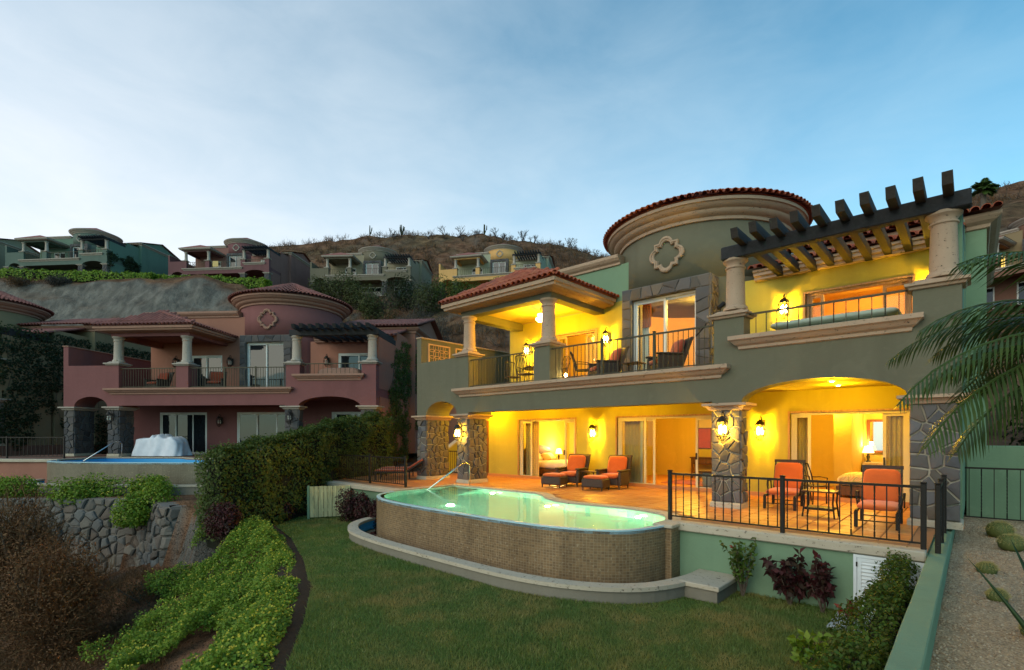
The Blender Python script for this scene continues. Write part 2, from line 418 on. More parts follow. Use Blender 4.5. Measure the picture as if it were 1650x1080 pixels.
# ------------------------------------------------------------------ mesh helpers
class MB:
    def __init__(s): s.v, s.f = [], []
    def add(s, vs, fs):
        k = len(s.v); s.v += [tuple(p) for p in vs]; s.f += [tuple(i + k for i in q) for q in fs]; return s
    def box(s, x0, x1, y0, y1, z0, z1):
        return s.add([(x0, y0, z0), (x1, y0, z0), (x1, y1, z0), (x0, y1, z0), (x0, y0, z1), (x1, y0, z1), (x1, y1, z1), (x0, y1, z1)],
                     [(0, 3, 2, 1), (4, 5, 6, 7), (0, 1, 5, 4), (1, 2, 6, 5), (2, 3, 7, 6), (3, 0, 4, 7)])
    def bbox(s, x0, x1, y0, y1, z0, z1, b=0.01):
        """box with a small chamfer all round"""
        b = min(b, (x1 - x0) * .45, (y1 - y0) * .45, (z1 - z0) * .45)
        rings = [(b, z0), (0, z0 + b), (0, z1 - b), (b, z1)]
        vs = []
        for d, z in rings:
            a0, a1, c0, c1 = x0 + d, x1 - d, y0 + d, y1 - d
            e = b - d if d == 0 else 0
            e = b if d == 0 else b * 0.6
            vs += [(a0 + e, c0, z), (a1 - e, c0, z), (a1, c0 + e, z), (a1, c1 - e, z), (a1 - e, c1, z), (a0 + e, c1, z), (a0, c1 - e, z), (a0, c0 + e, z)]
        fs = [tuple(reversed(range(8))), tuple(range(24, 32))]
        for r in range(3):
            for i in range(8):
                j = (i + 1) % 8; fs.append((r * 8 + i, r * 8 + j, r * 8 + 8 + j, r * 8 + 8 + i))
        return s.add(vs, fs)
    def obox(s, p0, p1, w, h, up=(0, 0, 1)):
        """bar of width w and height h from p0 to p1"""
        p0, p1, up = Vector(p0), Vector(p1), Vector(up)
        d = (p1 - p0).normalized(); x = d.cross(up)
        if x.length < 1e-4: x = d.cross(Vector((1, 0, 0)))
        x.normalize(); y = x.cross(d)
        c = [(-1, -1), (1, -1), (1, 1), (-1, 1)]
        vs = [p + x * a * w / 2 + y * b * h / 2 for p in (p0, p1) for a, b in c]
        return s.add(vs, [(3, 2, 1, 0), (4, 5, 6, 7), (0, 1, 5, 4), (1, 2, 6, 5), (2, 3, 7, 6), (3, 0, 4, 7)])
    def prism(s, poly, a0, a1, plane='uz'):
        n = len(poly)
        if plane == 'uz': vs = [(u, a0, z) for u, z in poly] + [(u, a1, z) for u, z in poly]
        elif plane == 'vz': vs = [(a0, v, z) for v, z in poly] + [(a1, v, z) for v, z in poly]
        else: vs = [(u, v, a0) for u, v in poly] + [(u, v, a1) for u, v in poly]
        fs = [tuple(range(n)), tuple(reversed(range(n, 2 * n)))]
        for i in range(n):
            j = (i + 1) % n; fs.append((i, i + n, j + n, j))
        return s.add(vs, fs)
    def cyl(s, p0, p1, r0, r1=None, n=10, caps=True):
        r1 = r0 if r1 is None else r1
        p0, p1 = Vector(p0), Vector(p1); d = (p1 - p0).normalized()
        x = d.orthogonal().normalized(); y = d.cross(x)
        vs = [p + (x * math.cos(2 * PI * i / n) + y * math.sin(2 * PI * i / n)) * r for p, r in ((p0, r0), (p1, r1)) for i in range(n)]
        fs = [(i, (i + 1) % n, n + (i + 1) % n, n + i) for i in range(n)]
        if caps: fs += [tuple(reversed(range(n))), tuple(range(n, 2 * n))]
        return s.add(vs, fs)
    def tube(s, pts, r, n=8):
        pts = [Vector(p) for p in pts]; vs, fs = [], []
        for i, p in enumerate(pts):
            d = (pts[min(i + 1, len(pts) - 1)] - pts[max(i - 1, 0)]).normalized()
            ref = Vector((0, 0, 1)) if abs(d.z) < 0.95 else Vector((1, 0, 0))
            x = d.cross(ref).normalized(); y = x.cross(d)
            rr = r[i] if isinstance(r, (list, tuple)) else r
            vs += [p + (x * math.cos(2 * PI * k / n) + y * math.sin(2 * PI * k / n)) * rr for k in range(n)]
        for i in range(len(pts) - 1):
            for k in range(n):
                j = (k + 1) % n; fs.append((i * n + k, i * n + j, i * n + n + j, i * n + n + k))
        fs += [tuple(reversed(range(n))), tuple(range(len(vs) - n, len(vs)))]
        return s.add(vs, fs)
    def lathe(s, prof, c=(0, 0), n=24, a0=0.0, a1=2 * PI, rib=None):
        full = abs(a1 - a0 - 2 * PI) < 1e-6; m = n if full else n + 1
        vs, fs = [], []
        for r, z in prof:
            for i in range(m):
                a = a0 + (a1 - a0) * i / n
                k = 1.0 if rib is None else 1 + rib * (1 if i % 2 else -1)
                vs.append((c[0] + r * k * math.cos(a), c[1] + r * k * math.sin(a), z))
        for j in range(len(prof) - 1):
            for i in range(n):
                q = (i + 1) % m; fs.append((j * m + i, j * m + q, j * m + m + q, j * m + m + i))
        if full:
            if prof[0][0] > 1e-3: fs.append(tuple(reversed(range(m))))
            if prof[-1][0] > 1e-3: fs.append(tuple(range((len(prof) - 1) * m, len(prof) * m)))
        return s.add(vs, fs)
    def rings(s, x0, x1, y0, y1, prof, sides='lfrb', caps=True):
        """moulding: the footprint grown by d at height z, per profile point (d, z)"""
        vs, fs = [], []
        L, F, Rr, B = ('l' in sides), ('f' in sides), ('r' in sides), ('b' in sides)
        for d, z in prof:
            a0, a1 = x0 - d * L, x1 + d * Rr; c0, c1 = y0 - d * F, y1 + d * B
            vs += [(a0, c0, z), (a1, c0, z), (a1, c1, z), (a0, c1, z)]
        for j in range(len(prof) - 1):
            for i in range(4):
                q = (i + 1) % 4; fs.append((j * 4 + i, j * 4 + q, j * 4 + 4 + q, j * 4 + 4 + i))
        if caps: fs += [(3, 2, 1, 0), tuple(range(len(vs) - 4, len(vs)))]
        return s.add(vs, fs)
    def build(s, name, mat, parent=None, smooth=False, mesh_only=False, angle=None):
        me = bpy.data.meshes.new(name); me.from_pydata(s.v, [], s.f)
        if mat is not None: me.materials.append(M(mat) if isinstance(mat, str) else mat)
        if smooth:
            me.polygons.foreach_set('use_smooth', [True] * len(me.polygons))
            if angle: me.set_sharp_from_angle(angle=R(angle))
        me.update()
        if mesh_only: return me
        return link(name, me, parent)
def link(name, me, parent=None):
    o = bpy.data.objects.new(name, me); col.objects.link(o)
    if parent is not None: o.parent = parent
    return o
def np_mesh(name, verts, quads=None, tris=None, mat=None, parent=None, smooth=False):
    me = bpy.data.meshes.new(name)
    verts = np.asarray(verts, np.float32).reshape(-1, 3)
    me.vertices.add(len(verts)); me.vertices.foreach_set('co', verts.ravel())
    idx, starts = [], []
    k = 0
    if quads is not None and len(quads):
        q = np.asarray(quads, np.int32); idx.append(q.ravel()); starts.append(np.arange(len(q)) * 4); k = len(q) * 4
    if tris is not None and len(tris):
        q = np.asarray(tris, np.int32); idx.append(q.ravel()); starts.append(k + np.arange(len(q)) * 3)
    idx = np.concatenate(idx).astype(np.int32); starts = np.concatenate(starts).astype(np.int32)
    me.loops.add(len(idx)); me.loops.foreach_set('vertex_index', idx)
    me.polygons.add(len(starts)); me.polygons.foreach_set('loop_start', starts)
    if mat: me.materials.append(M(mat))
    me.update(calc_edges=True); me.validate()
    if smooth: me.polygons.foreach_set('use_smooth', [True] * len(me.polygons))
    return link(name, me, parent)
def tag(o, label=None, cat=None, group=None, kind=None):
    if label: o['label'] = label
    if cat: o['category'] = cat
    if group: o['group'] = group
    if kind: o['kind'] = kind
    return o

# ------------------------------------------------------------------ frames: local (u along the facade, v into the plot, z)
class Frame:
    def __init__(s, x, y, th, z): s.x, s.y, s.th, s.z = x, y, th, z; s.c, s.s = math.cos(th), math.sin(th)
    def w(s, u, v, z=0.0): return (s.x + u * s.c - v * s.s, s.y + u * s.s + v * s.c, s.z + z)
    def loc(s, x, y):
        dx, dy = x - s.x, y - s.y; return (dx * s.c + dy * s.s, -dx * s.s + dy * s.c)
MAIN = Frame(5.25, 11.67, math.atan2(-820, 905), 0.0)
PINK = Frame(-10.217, 24.336, -0.075, 0.654)
TAN = Frame(-30.3, 26.2, -0.06, 1.15)
def empty(name, fr, u, v, z=0.0, rot=0.0):
    o = bpy.data.objects.new(name, None); col.objects.link(o)
    o.empty_display_size = 0.2
    o.location = fr.w(u, v, z); o.rotation_euler = (0, 0, fr.th + rot); return o
def thing(name, label, cat, fr, u, v, z=0.0, rot=0.0, group=None):
    return tag(empty(name, fr, u, v, z, rot), label, cat, group)
def copy_tree(o, parent=None):
    c = o.copy(); col.objects.link(c); c.parent = parent
    for ch in list(o.children): copy_tree(ch, c)
    return c
LAMP_POWER = 6.0
def add_light(parent, p, energy, color=(1.0, 0.60, 0.14), radius=0.05, kind='POINT', spot=None, rot=None):
    l = bpy.data.lights.new('lamp_light', kind); l.energy = energy * LAMP_POWER; l.color = color
    if kind in ('POINT', 'SPOT'): l.shadow_soft_size = radius
    if kind == 'SPOT': l.spot_size = spot or R(110); l.spot_blend = 0.7
    if kind == 'AREA': l.size = radius
    o = bpy.data.objects.new('lamp_light', l); col.objects.link(o); o.parent = parent; o.location = p
    if rot: o.rotation_euler = rot
    return o

# ------------------------------------------------------------------ irregular stone facing: Voronoi cells of a rectangle
def clip(poly, px, py, nx, ny):
    out = []; n = len(poly)
    for i in range(n):
        a, b = poly[i], poly[(i + 1) % n]
        da = (a[0] - px) * nx + (a[1] - py) * ny; db = (b[0] - px) * nx + (b[1] - py) * ny
        if da <= 0: out.append(a)
        if (da < 0 < db) or (db < 0 < da):
            k = da / (da - db); out.append((a[0] + (b[0] - a[0]) * k, a[1] + (b[1] - a[1]) * k))
    return out
def inset(poly, g):
    """shrink a convex polygon by g on every side"""
    n = len(poly); area = sum(poly[i][0] * poly[(i + 1) % n][1] - poly[(i + 1) % n][0] * poly[i][1] for i in range(n))
    out = list(poly)
    for i in range(n):
        a, b = poly[i], poly[(i + 1) % n]; dx, dy = b[0] - a[0], b[1] - a[1]; l = math.hypot(dx, dy)
        if l < 1e-6: continue
        nx, ny = (dy / l, -dx / l) if area > 0 else (-dy / l, dx / l)
        out = clip(out, a[0] - nx * g, a[1] - ny * g, nx, ny)
        if len(out) < 3: return []
    return out
def voronoi(x0, x1, y0, y1, size, rng, gap=0.012, aspect=1.0):
    w, h = x1 - x0, y1 - y0
    nx, ny = max(1, round(w / (size * aspect))), max(1, round(h / size))
    pts = [(x0 + (i + .5 + rng.uniform(-.42, .42)) * w / nx, y0 + (j + .5 + rng.uniform(-.42, .42)) * h / ny) for i in range(nx) for j in range(ny)]
    cells = []
    for p in pts:
        poly = [(x0, y0), (x1, y0), (x1, y1), (x0, y1)]
        for q in pts:
            if q is p: continue
            dx, dy = q[0] - p[0], q[1] - p[1]
            if abs(dx) > size * aspect * 4 or abs(dy) > size * 4: continue
            poly = clip(poly, (p[0] + q[0]) / 2, (p[1] + q[1]) / 2, dx, dy)
            if len(poly) < 3: break
        poly = inset(poly, gap) if len(poly) >= 3 else []
        if len(poly) >= 3: cells.append(poly)
    return cells
def stone_into(mb, poly, frame, depth, bev=0.015, rng=None):
    """frame(a, b, d) -> point; d is the distance out of the wall; edges broken, face uneven"""
    rng = rng or random.Random(int(abs(poly[0][0] * 7919 + poly[0][1] * 104729) * 100))
    cx_, cy_ = sum(t[0] for t in poly) / len(poly), sum(t[1] for t in poly) / len(poly); q = []
    for i in range(len(poly)):
        a, b = poly[i], poly[(i + 1) % len(poly)]; k = rng.uniform(.0, .05)
        q.append((a[0] + (cx_ - a[0]) * k, a[1] + (cy_ - a[1]) * k))
        if math.dist(a, b) > .09:
            f = rng.uniform(.35, .65); k = rng.uniform(-.01, .09); m = (a[0] + (b[0] - a[0]) * f, a[1] + (b[1] - a[1]) * f)
            q.append((m[0] + (cx_ - m[0]) * k, m[1] + (cy_ - m[1]) * k))
    poly = q; n = len(poly); size = max(math.dist(p, (cx_, cy_)) for p in poly); k = min(.35, bev / max(size, .02) * 1.6)
    tx, ty = rng.uniform(-.10, .10), rng.uniform(-.10, .10)
    def dp(p): return depth + (p[0] - cx_) * tx + (p[1] - cy_) * ty + rng.uniform(-.004, .004)
    inner = [(p[0] + (cx_ - p[0]) * k, p[1] + (cy_ - p[1]) * k) for p in poly]
    vs = [frame(a, b, -0.01) for a, b in poly] + [frame(*p, max(.006, dp(p) - bev * .8)) for p in poly] + [frame(*p, dp(p)) for p in inner] + [frame(cx_, cy_, depth + rng.uniform(0, .012))]
    fs = []
    for r in range(2):
        for i in range(n):
            j = (i + 1) % n; fs.append((r * n + i, r * n + j, r * n + n + j, r * n + n + i))
    fs += [(2 * n + i, 2 * n + (i + 1) % n, 3 * n) for i in range(n)]
    mb.add(vs, fs)
def stone_face(parent, x0, x1, y0, y1, frame, size, seed, joined=False, mat='stone', gap=0.012, depth=(0.03, 0.065), aspect=1.0):
    rng = random.Random(seed); acc = MB()
    for poly in voronoi(x0, x1, y0, y1, size, rng, gap, aspect):
        mb = acc if joined else MB()
        stone_into(mb, poly, frame, rng.uniform(*depth))
        if not joined: mb.build('stone', mat, parent)
    if joined: acc.build('stone_facing', mat + '_joined' if mat == 'stone' else mat, parent)

# ------------------------------------------------------------------ barrel roof tiles
def tile_mesh(L=0.42, r0=0.095, r1=0.08, th=0.014, n=6):
    """a half-barrel lying along +y (up the slope), open side down, eave end at y = 0"""
    mb = MB(); vs = []
    for y, r in ((0, r0), (L, r1)):
        for rr in (r, r - th):
            vs += [(rr * math.cos(PI * i / n), y, rr * math.sin(PI * i / n)) for i in range(n + 1)]
    m = n + 1; fs = []
    for i in range(n):
        fs += [(i, i + 1, 2 * m + i + 1, 2 * m + i), (m + i + 1, m + i, 3 * m + i, 3 * m + i + 1), (i + 1, i, m + i, m + i + 1)]
    mb.add(vs, fs); return mb
TILE = tile_mesh(); TILE_ME = TILE.build('tile', 'roof_tile', mesh_only=True, smooth=True, angle=40)
def place_tile(o, d, nrm, parent, joined=None):
    """tile at o running up-slope along d with surface normal nrm"""
    d, nrm = Vector(d).normalized(), Vector(nrm).normalized(); x = d.cross(nrm)
    mt = Matrix(((x.x, d.x, nrm.x, o[0]), (x.y, d.y, nrm.y, o[1]), (x.z, d.z, nrm.z, o[2]), (0, 0, 0, 1)))
    if joined is not None:
        joined.add([mt @ Vector(p) for p in TILE.v], TILE.f)
    else:
        t = link('tile', TILE_ME, parent); t.matrix_local = mt
def tile_slope(parent, e0, e1, top, inside, single_rows, joined, step=0.2, course=0.36, jit=0.006, rng=random.Random(4)):
    """cover the slope above the eave e0-e1; top = vector from the eave up the slope; inside(point) decides"""
    e0, e1, top = Vector(e0), Vector(e1), Vector(top); ev = e1 - e0; n = int(ev.length / step); d = top.normalized()
    nrm = ev.normalized().cross(d)
    if nrm.z < 0: nrm = -nrm
    for j in range(int(top.length / course) + 1):
        for i in range(n):
            p = e0 + ev * ((i + .5) / n) + d * (j * course) + nrm * (0.012 * (j > 0))
            if not inside(p + d * 0.12): continue
            p = p + Vector((rng.uniform(-jit, jit), rng.uniform(-jit, jit), rng.uniform(-jit, jit)))
            place_tile(p, d + nrm * 0.02, nrm, parent, None if j < single_rows else joined)

# ================================================================== the villa (all the houses share one plan)
def arc(cx_, a, b, z0, n=14, rev=True):
    ts = [PI * i / n for i in range(n + 1)]
    pts = [(cx_ + a * math.cos(t), z0 + b * math.sin(t)) for t in ts]      # from right springing to left
    return pts if rev else pts[::-1]
COL_PROF = [(0.27, 0), (0.27, 0.06), (0.255, 0.10), (0.225, 0.12), (0.215, 0.16), (0.208, 0.6), (0.195, 1.10), (0.20, 1.13), (0.225, 1.15), (0.225, 1.18),
            (0.20, 1.20), (0.20, 1.24), (0.235, 1.30), (0.275, 1.34), (0.275, 1.40)]
CAP_PROF = [(0.0, 0), (0.04, 0.01), (0.06, 0.05), (0.10, 0.09), (0.16, 0.11), (0.16, 0.17), (0.0, 0.172)]
PLINTH = [(0.03, 0), (0.03, 0.09), (0.0, 0.12)]
CORNICE = [(0.0, 0), (0.05, 0.02), (0.06, 0.08), (0.13, 0.12), (0.20, 0.19), (0.25, 0.22), (0.25, 0.31), (0.0, 0.312)]

def railing_part(root, p0, p1, z0, z1, sp, lod, mat='iron_olive', posts=(), name='railing', foot=None):
    """rails as the part, balusters and posts below it"""
    p0, p1 = Vector((*p0, 0)), Vector((*p1, 0)); d = p1 - p0; L = d.length; dn = d.normalized()
    mb = MB()
    mb.obox(p0 + Vector((0, 0, z1)), p1 + Vector((0, 0, z1)), 0.045, 0.04)
    if lod >= 1: mb.obox(p0 + Vector((0, 0, z0)), p1 + Vector((0, 0, z0)), 0.028, 0.028)
    n = max(2, round(L / sp))
    if lod >= 1:
        for i in range(1, n):
            p = p0 + d * (i / n); w = 0.016 if lod == 1 else 0.03
            mb.box(p.x - w / 2, p.x + w / 2, p.y - w / 2, p.y + w / 2, z0, z1)
        for k in posts:
            p = p0 + d * k; mb.box(p.x - .03, p.x + .03, p.y - .03, p.y + .03, (foot if foot is not None else z0 - .06), z1 + .05)
        return mb.build(name, mat, root)
    o = mb.build(name, mat, root)
    MB().obox(p0 + Vector((0, 0, z0)), p1 + Vector((0, 0, z0)), 0.028, 0.028).build('bottom_rail', mat, o)
    h = z1 - z0
    bal = [MB().box(-.008, .008, -.008, .008, 0, h).build('baluster', mat, mesh_only=True)]
    tw = MB()                                             # every third bar is twisted
    k = 26; vs, fs = [], []
    for i in range(k + 1):
        a = (i / k) * PI * 7 if 3 < i < k - 3 else 0
        for q in range(4):
            vs.append((0.0125 * math.cos(a + q * PI / 2), 0.0125 * math.sin(a + q * PI / 2), h * i / k))
    for i in range(k):
        for q in range(4): fs.append((i * 4 + q, i * 4 + (q + 1) % 4, i * 4 + 4 + (q + 1) % 4, i * 4 + 4 + q))
    bal.append(tw.add(vs, fs).build('baluster', mat, mesh_only=True))
    for i in range(1, n):
        p = p0 + d * (i / n)
        if any(abs(i / n - kk) * L < 0.04 for kk in posts): continue
        b = link('baluster', bal[1 if i % 2 == 0 else 0], o); b.location = (p.x, p.y, z0)
    ft = foot if foot is not None else z0 - .06
    if posts:
        pm = MB().bbox(-.035, .035, -.035, .035, 0, z1 + .05 - ft, .008)
        pm.bbox(-.042, .042, -.042, .042, z1 + .05 - ft, z1 + .075 - ft, .008)
        pm = pm.build('post', mat, mesh_only=True)
        for kk in posts:
            p = p0 + d * kk; q = link('post', pm, o); q.location = (p.x, p.y, ft)
    return o

def frame_mb(mb, u0, u1, z0, z1, v, w=0.06, d=0.08):
    mb.box(u0, u0 + w, v, v + d, z0, z1); mb.box(u1 - w, u1, v, v + d, z0, z1)
    mb.box(u0 + w, u1 - w, v + .002, v + d - .002, z1 - w, z1); mb.box(u0 + w, u1 - w, v + .002, v + d - .002, z0, z0 + w * .8)
def door_panels(root, u0, u1, z0, z1, v, panels, glass, frame='white_frame', name='sliding_door', handle=False):
    mb = MB(); frame_mb(mb, u0, u1, z0, z1, v, 0.06, 0.14); o = mb.build(name, frame, root)
    for k, (a, b) in enumerate(panels):
        vv = v + 0.03 + 0.05 * (k % 2)
        f = MB(); frame_mb(f, a, b, z0 + .06, z1 - .06, vv, 0.07, 0.04); f.build('panel_frame', frame, o)
        MB().box(a + .07, b - .07, vv + .015, vv + .025, z0 + .12, z1 - .13).build('pane', glass, o)
    if handle:
        a, b = panels[-1]; MB().box(a + .02, a + .05, v - .03, v + .03, z0 + .95, z0 + 1.15).build('handle', 'iron', o)
    return o
def wall_open(mb, u0, u1, z0, z1, v0, v1, ops):
    """front wall with openings (a, b, zb, zt)"""
    x = u0
    for a, b, zb, zt in sorted(ops):
        mb.box(x, a, v0, v1, z0, z1)
        if zt < z1: mb.box(a, b, v0, v1, zt, z1)
        if zb > z0: mb.box(a, b, v0, v1, z0, zb)
        x = b
    mb.box(x, u1, v0, v1, z0, z1)

TC, TR = (-3.02, 5.3), 2.72
def quatrefoil(root, mat):
    def rad(t, lobe=0.215, off=0.335, sq=0.375):
        best = sq / max(abs(math.cos(t)), abs(math.sin(t)))
        for k in range(4):
            cx_, cy_ = off * math.cos(k * PI / 2), off * math.sin(k * PI / 2)
            b = cx_ * math.cos(t) + cy_ * math.sin(t); disc = b * b - (off * off - lobe * lobe)
            if disc >= 0: best = max(best, b + math.sqrt(disc))
        return best
    n = 96; vs, fs = [], []
    prof = [(0.0, 0.0), (0.0, 0.09), (-0.035, 0.115), (-0.07, 0.115), (-0.085, 0.085), (-0.12, 0.085), (-0.145, 0.06), (-0.15, -0.02)]
    for dr, dd in prof:
        for i in range(n):
            t = 2 * PI * i / n; r = rad(t) + dr * (0.8 + 0.2 * rad(t) / 0.55)
            a = -PI / 2 + (r * math.cos(t)) / TR; rr = TR + dd
            vs.append((TC[0] + rr * math.cos(a), TC[1] + rr * math.sin(a), 7.23 + r * math.sin(t)))
    for j in range(len(prof) - 1):
        for i in range(n):
            q = (i + 1) % n; fs.append((j * n + i, j * n + q, j * n + n + q, j * n + n + i))
    MB().add(vs, fs).build('quatrefoil_ornament', mat, root, smooth=True, angle=35)

def pillar(root, u0, u1, v0, v1, lod, seed, z1=2.28, faces='fr'):
    core = MB().box(u0 + .035, u1 - .035, v0 + .035, v1 - .035, 0, z1)
    p = core.build('pillar', 'mortar' if lod == 0 else 'mortar_dark', root)
    MB().rings(u0 + .02, u1 - .02, v0 + .02, v1 - .02, [(0.035, 0), (0.035, .10), (0.02, .13), (0.0, .13)]).build('plinth', 'coping_stone', p)
    MB().rings(u0, u1, v0, v1, [(d, z1 + z) for d, z in CAP_PROF]).build('capital', 'cantera' if lod == 0 else 'cantera_grey', p)
    j = lod > 0; size = 0.25 if lod == 0 else 0.30
    if 'f' in faces: stone_face(p, u0 + .01, u1 - .01, .13, z1, lambda a, b, d: (a, v0 + .035 - d, b), size, seed, j)
    if 'r' in faces: stone_face(p, v0 + .01, v1 - .01, .13, z1, lambda a, b, d: (u1 - .035 + d, a, b), size, seed + 1, j)
    return p

def villa(name, label, fr, st, lod, group=None):
    """lod 0: the lit villa; 1: a neighbour; 2: far up the hill"""
    rt = thing(name, label, 'house', fr, 0, 0, 0, 0, group)
    F, B = st['front'], st['body']; can = st.get('stone', 'cantera'); tilem = st.get('tile', 'roof_tile_joined')
    patio = st.get('patio', B)
    ra = arc(1.515, 1.515, 0.45, 2.45); la = arc(-10.625, 0.875, 0.50, 2.45)
    P = [(-12.06, 2.45), (-12.06, 4.48), (-9.15, 4.48), (-9.15, 3.3), (-.62, 3.3), (-.62, 4.42), (.06, 4.42), (.06, 3.95), (3.1, 3.95), (3.1, 4.42), (3.8, 4.42), (3.8, 2.45)]
    P += ra + [(-.66, 2.45), (-.66, 2.5), (-9.15, 2.5), (-9.15, 2.45)] + la
    mb = MB().prism(P, 0, .45); mb.build('facade_wall', F, rt)
    if lod < 2:
        Q = [(-12.06, 2.45), (-12.06, 3.05), (-9.15, 3.05), (-9.15, 2.45)] + la
        MB().prism(Q, .452, 1.15).build('arch_vault', F, rt)
    # floors, side parapet
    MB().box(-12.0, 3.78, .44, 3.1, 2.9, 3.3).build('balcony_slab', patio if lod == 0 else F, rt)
    sp = MB().box(-12.06, -11.8, .45, 5.2, 2.9, 5.42); sp.box(-12.06, -11.8, 0.0, .45, 4.482, 5.42)
    sp.build('side_parapet', F if lod else 'olive_stucco', rt)
    MB().bbox(-12.10, -11.76, -.04, 5.24, 5.422, 5.48, .015).build('parapet_coping', can, rt)
    # pillars
    pillar(rt, -12.06, -11.5, 0, 1.15, lod, 11); pillar(rt, -9.75, -9.15, 0, .95, lod, 21)
    pillar(rt, -.69, 0, 0, .45, lod, 31); pillar(rt, 3.03, 3.8, 0, .6, lod, 41, faces='f' if lod else 'f')
    # pedestal, caps, columns
    MB().box(-6.18, -5.55, .002, .62, 3.3, 4.42).build('pedestal', F, rt)
    for u0, u1, zz, cu, cv in ((-9.75, -9.15, 4.48, -9.43, .32), (-6.18, -5.55, 4.42, -5.84, .32), (-.62, .06, 4.42, -.2, .24), (3.1, 3.8, 4.42, 3.54, .24)):
        c = MB().rings(u0, u1, 0.0, .58 if u0 < -1 else .45, [(0, zz), (.05, zz + .01), (.07, zz + .05), (.12, zz + .07), (.12, zz + .12), (.02, zz + .14), (-.06, zz + .20), (-.1, zz + .2)])
        k = 5.922 if u0 < -1 else 5.82
        cc = MB().lathe([(r_, zz + .2 + z_ * (k - zz - .2) / 1.4) for r_, z_ in COL_PROF], (cu, cv), 28 if lod == 0 else 14)
        o = cc.build('column', can if lod == 0 else 'cantera_grey', rt, smooth=True, angle=40)
        c.build('column_base', can if lod == 0 else 'cantera_grey', o)
    # cornices
    MB().rings(-9.52, -.48, 0, .3, [(d, 3.035 + z) for d, z in CORNICE], 'lfr').build('balcony_cornice', can, rt)
    MB().rings(.0, 3.05, 0, .3, [(d * .9, 3.65 + z) for d, z in CORNICE], 'lfr').build('terrace_cornice', can, rt)
    # railings
    sp_ = .135 if lod < 2 else .3
    railing_part(rt, (-9.15, .12), (-6.18, .12), 3.42, 4.33, sp_, lod, posts=())
    railing_part(rt, (-5.55, .12), (-.62, .12), 3.42, 4.33, sp_, lod, posts=(.36, .68))
    railing_part(rt, (.06, .16), (3.1, .16), 3.99, 4.48, .22 if lod < 2 else .4, lod)
    # pavilion
    b = MB().box(-9.65, -5.58, .12, .5, 5.92, 6.25); b.box(-9.648, -9.30, .5, 3.1, 5.84, 6.25); b.box(-5.95, -5.582, .5, 3.1, 5.922, 6.25)
    b.build('pavilion_beam', F, rt)
    MB().box(-9.3, -5.95, .5, 3.1, 6.12, 6.2).build('pavilion_ceiling', 'cream_stucco' if lod == 0 else B, rt)
    MB().rings(-9.66, -5.57, .11, 3.05, [(0, 6.08), (.06, 6.08), (.10, 6.10), (.30, 6.11), (.35, 6.13), (.42, 6.14), (.44, 6.21), (.50, 6.23), (.50, 6.34), (0, 6.36)], 'lfr', False).build('pavilion_cornice', can, rt)
    e = 6.36; apf, apb, apu, apz = .95, 2.2, -7.62, 7.22; x0, x1, y0, y1 = -10.2, -5.03, -.42, 3.1
    rf = MB().add([(x0, y0, e), (x1, y0, e), (x1, y1, e), (x0, y1, e), (apu, apf, apz), (apu, apb, apz)], [(0, 1, 4), (1, 2, 5, 4), (2, 3, 5), (3, 0, 4, 5), (3, 2, 1, 0)])
    roof = rf.build('pavilion_roof', 'roof_tile' if lod == 0 else tilem, rt)
    if lod < 2:
        jn = MB(); du, dv = apf - y0, x1 - apu
        sr = 1 if lod == 0 else 0
        tile_slope(roof, (x0, y0 - .06, e + .01), (x1, y0 - .06, e + .01), (0, du, apz - e), lambda p: x0 + (p.y - y0) / du * (apu - x0) - .05 <= p.x <= x1 + (p.y - y0) / du * (apu - x1) + .05, sr, jn)
        tile_slope(roof, (x1 + .06, y0, e + .01), (x1 + .06, y1, e + .01), (-dv, 0, apz - e), lambda p: y0 + (x1 - p.x) / dv * (apf - y0) - .05 <= p.y <= y1 - (x1 - p.x) / dv * (y1 - apb), sr, jn)
        for q in range(9):                                   # hip caps
            k = q / 9; a = Vector((x1, y0, e + .05)).lerp(Vector((apu, apf, apz + .07)), k)
            d = Vector((apu - x1, apf - y0, apz - e)); nn = Vector((-(apf - y0), (apu - x1), 0)).cross(d)
            place_tile(a, d, nn if nn.z > 0 else -nn, roof, None if (lod == 0 and q < 3) else jn)
        j = jn.build('tile_field', tilem, roof, smooth=True, angle=40); j['kind'] = 'stuff'
    # upper storey body
    up = MB()
    wall_open(up, -10.0, -4.5, 3.3, 6.25, 3.1, 3.3, [(-7.72, -5.9, 3.3, 5.42)]); MB().box(-10.0, -4.5, 3.1, 3.3, 6.25, 7.5).build('parapet_wall', B, rt)
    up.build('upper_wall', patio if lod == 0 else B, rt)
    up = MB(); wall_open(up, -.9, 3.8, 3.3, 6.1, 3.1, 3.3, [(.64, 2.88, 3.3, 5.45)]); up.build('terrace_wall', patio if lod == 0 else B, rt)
    MB().rings(-10.0, -4.9, 3.09, 3.6, [(0, 7.48), (.05, 7.49), (.06, 7.56), (.14, 7.62), (.20, 7.70), (.20, 7.80), (0, 7.82)], 'lf').build('parapet_cornice', can, rt)
    bd = MB().box(-10.2, -10.002, 3.3, 13, 0, 7.5); bd.box(-10, 4.0, 12.8, 13, 0, 7.3); bd.box(-9.998, -.62, 6.6, 12.8, 7.3, 7.49)
    bd.box(3.6, 3.798, .602, 3.098, 0, 2.9); bd.box(3.6, 3.798, .45, 3.098, 3.3, 5.8); bd.box(3.602, 3.8, 3.3, 5.5, 0, 6.6)
    bd.box(-.6, 3.8, 5.5, 5.7, 6.2, 7.25); bd.box(3.8, 4.2, 5.5, 5.7, 0, 7.25); bd.box(4.0, 4.2, 5.7, 13, 0, 7.25)
    bd.prism([(5.5, 7.25), (13.0, 7.25), (9.3, 8.45)], 4.0, 4.19, 'vz')
    bd.build('body_wall', B, rt)
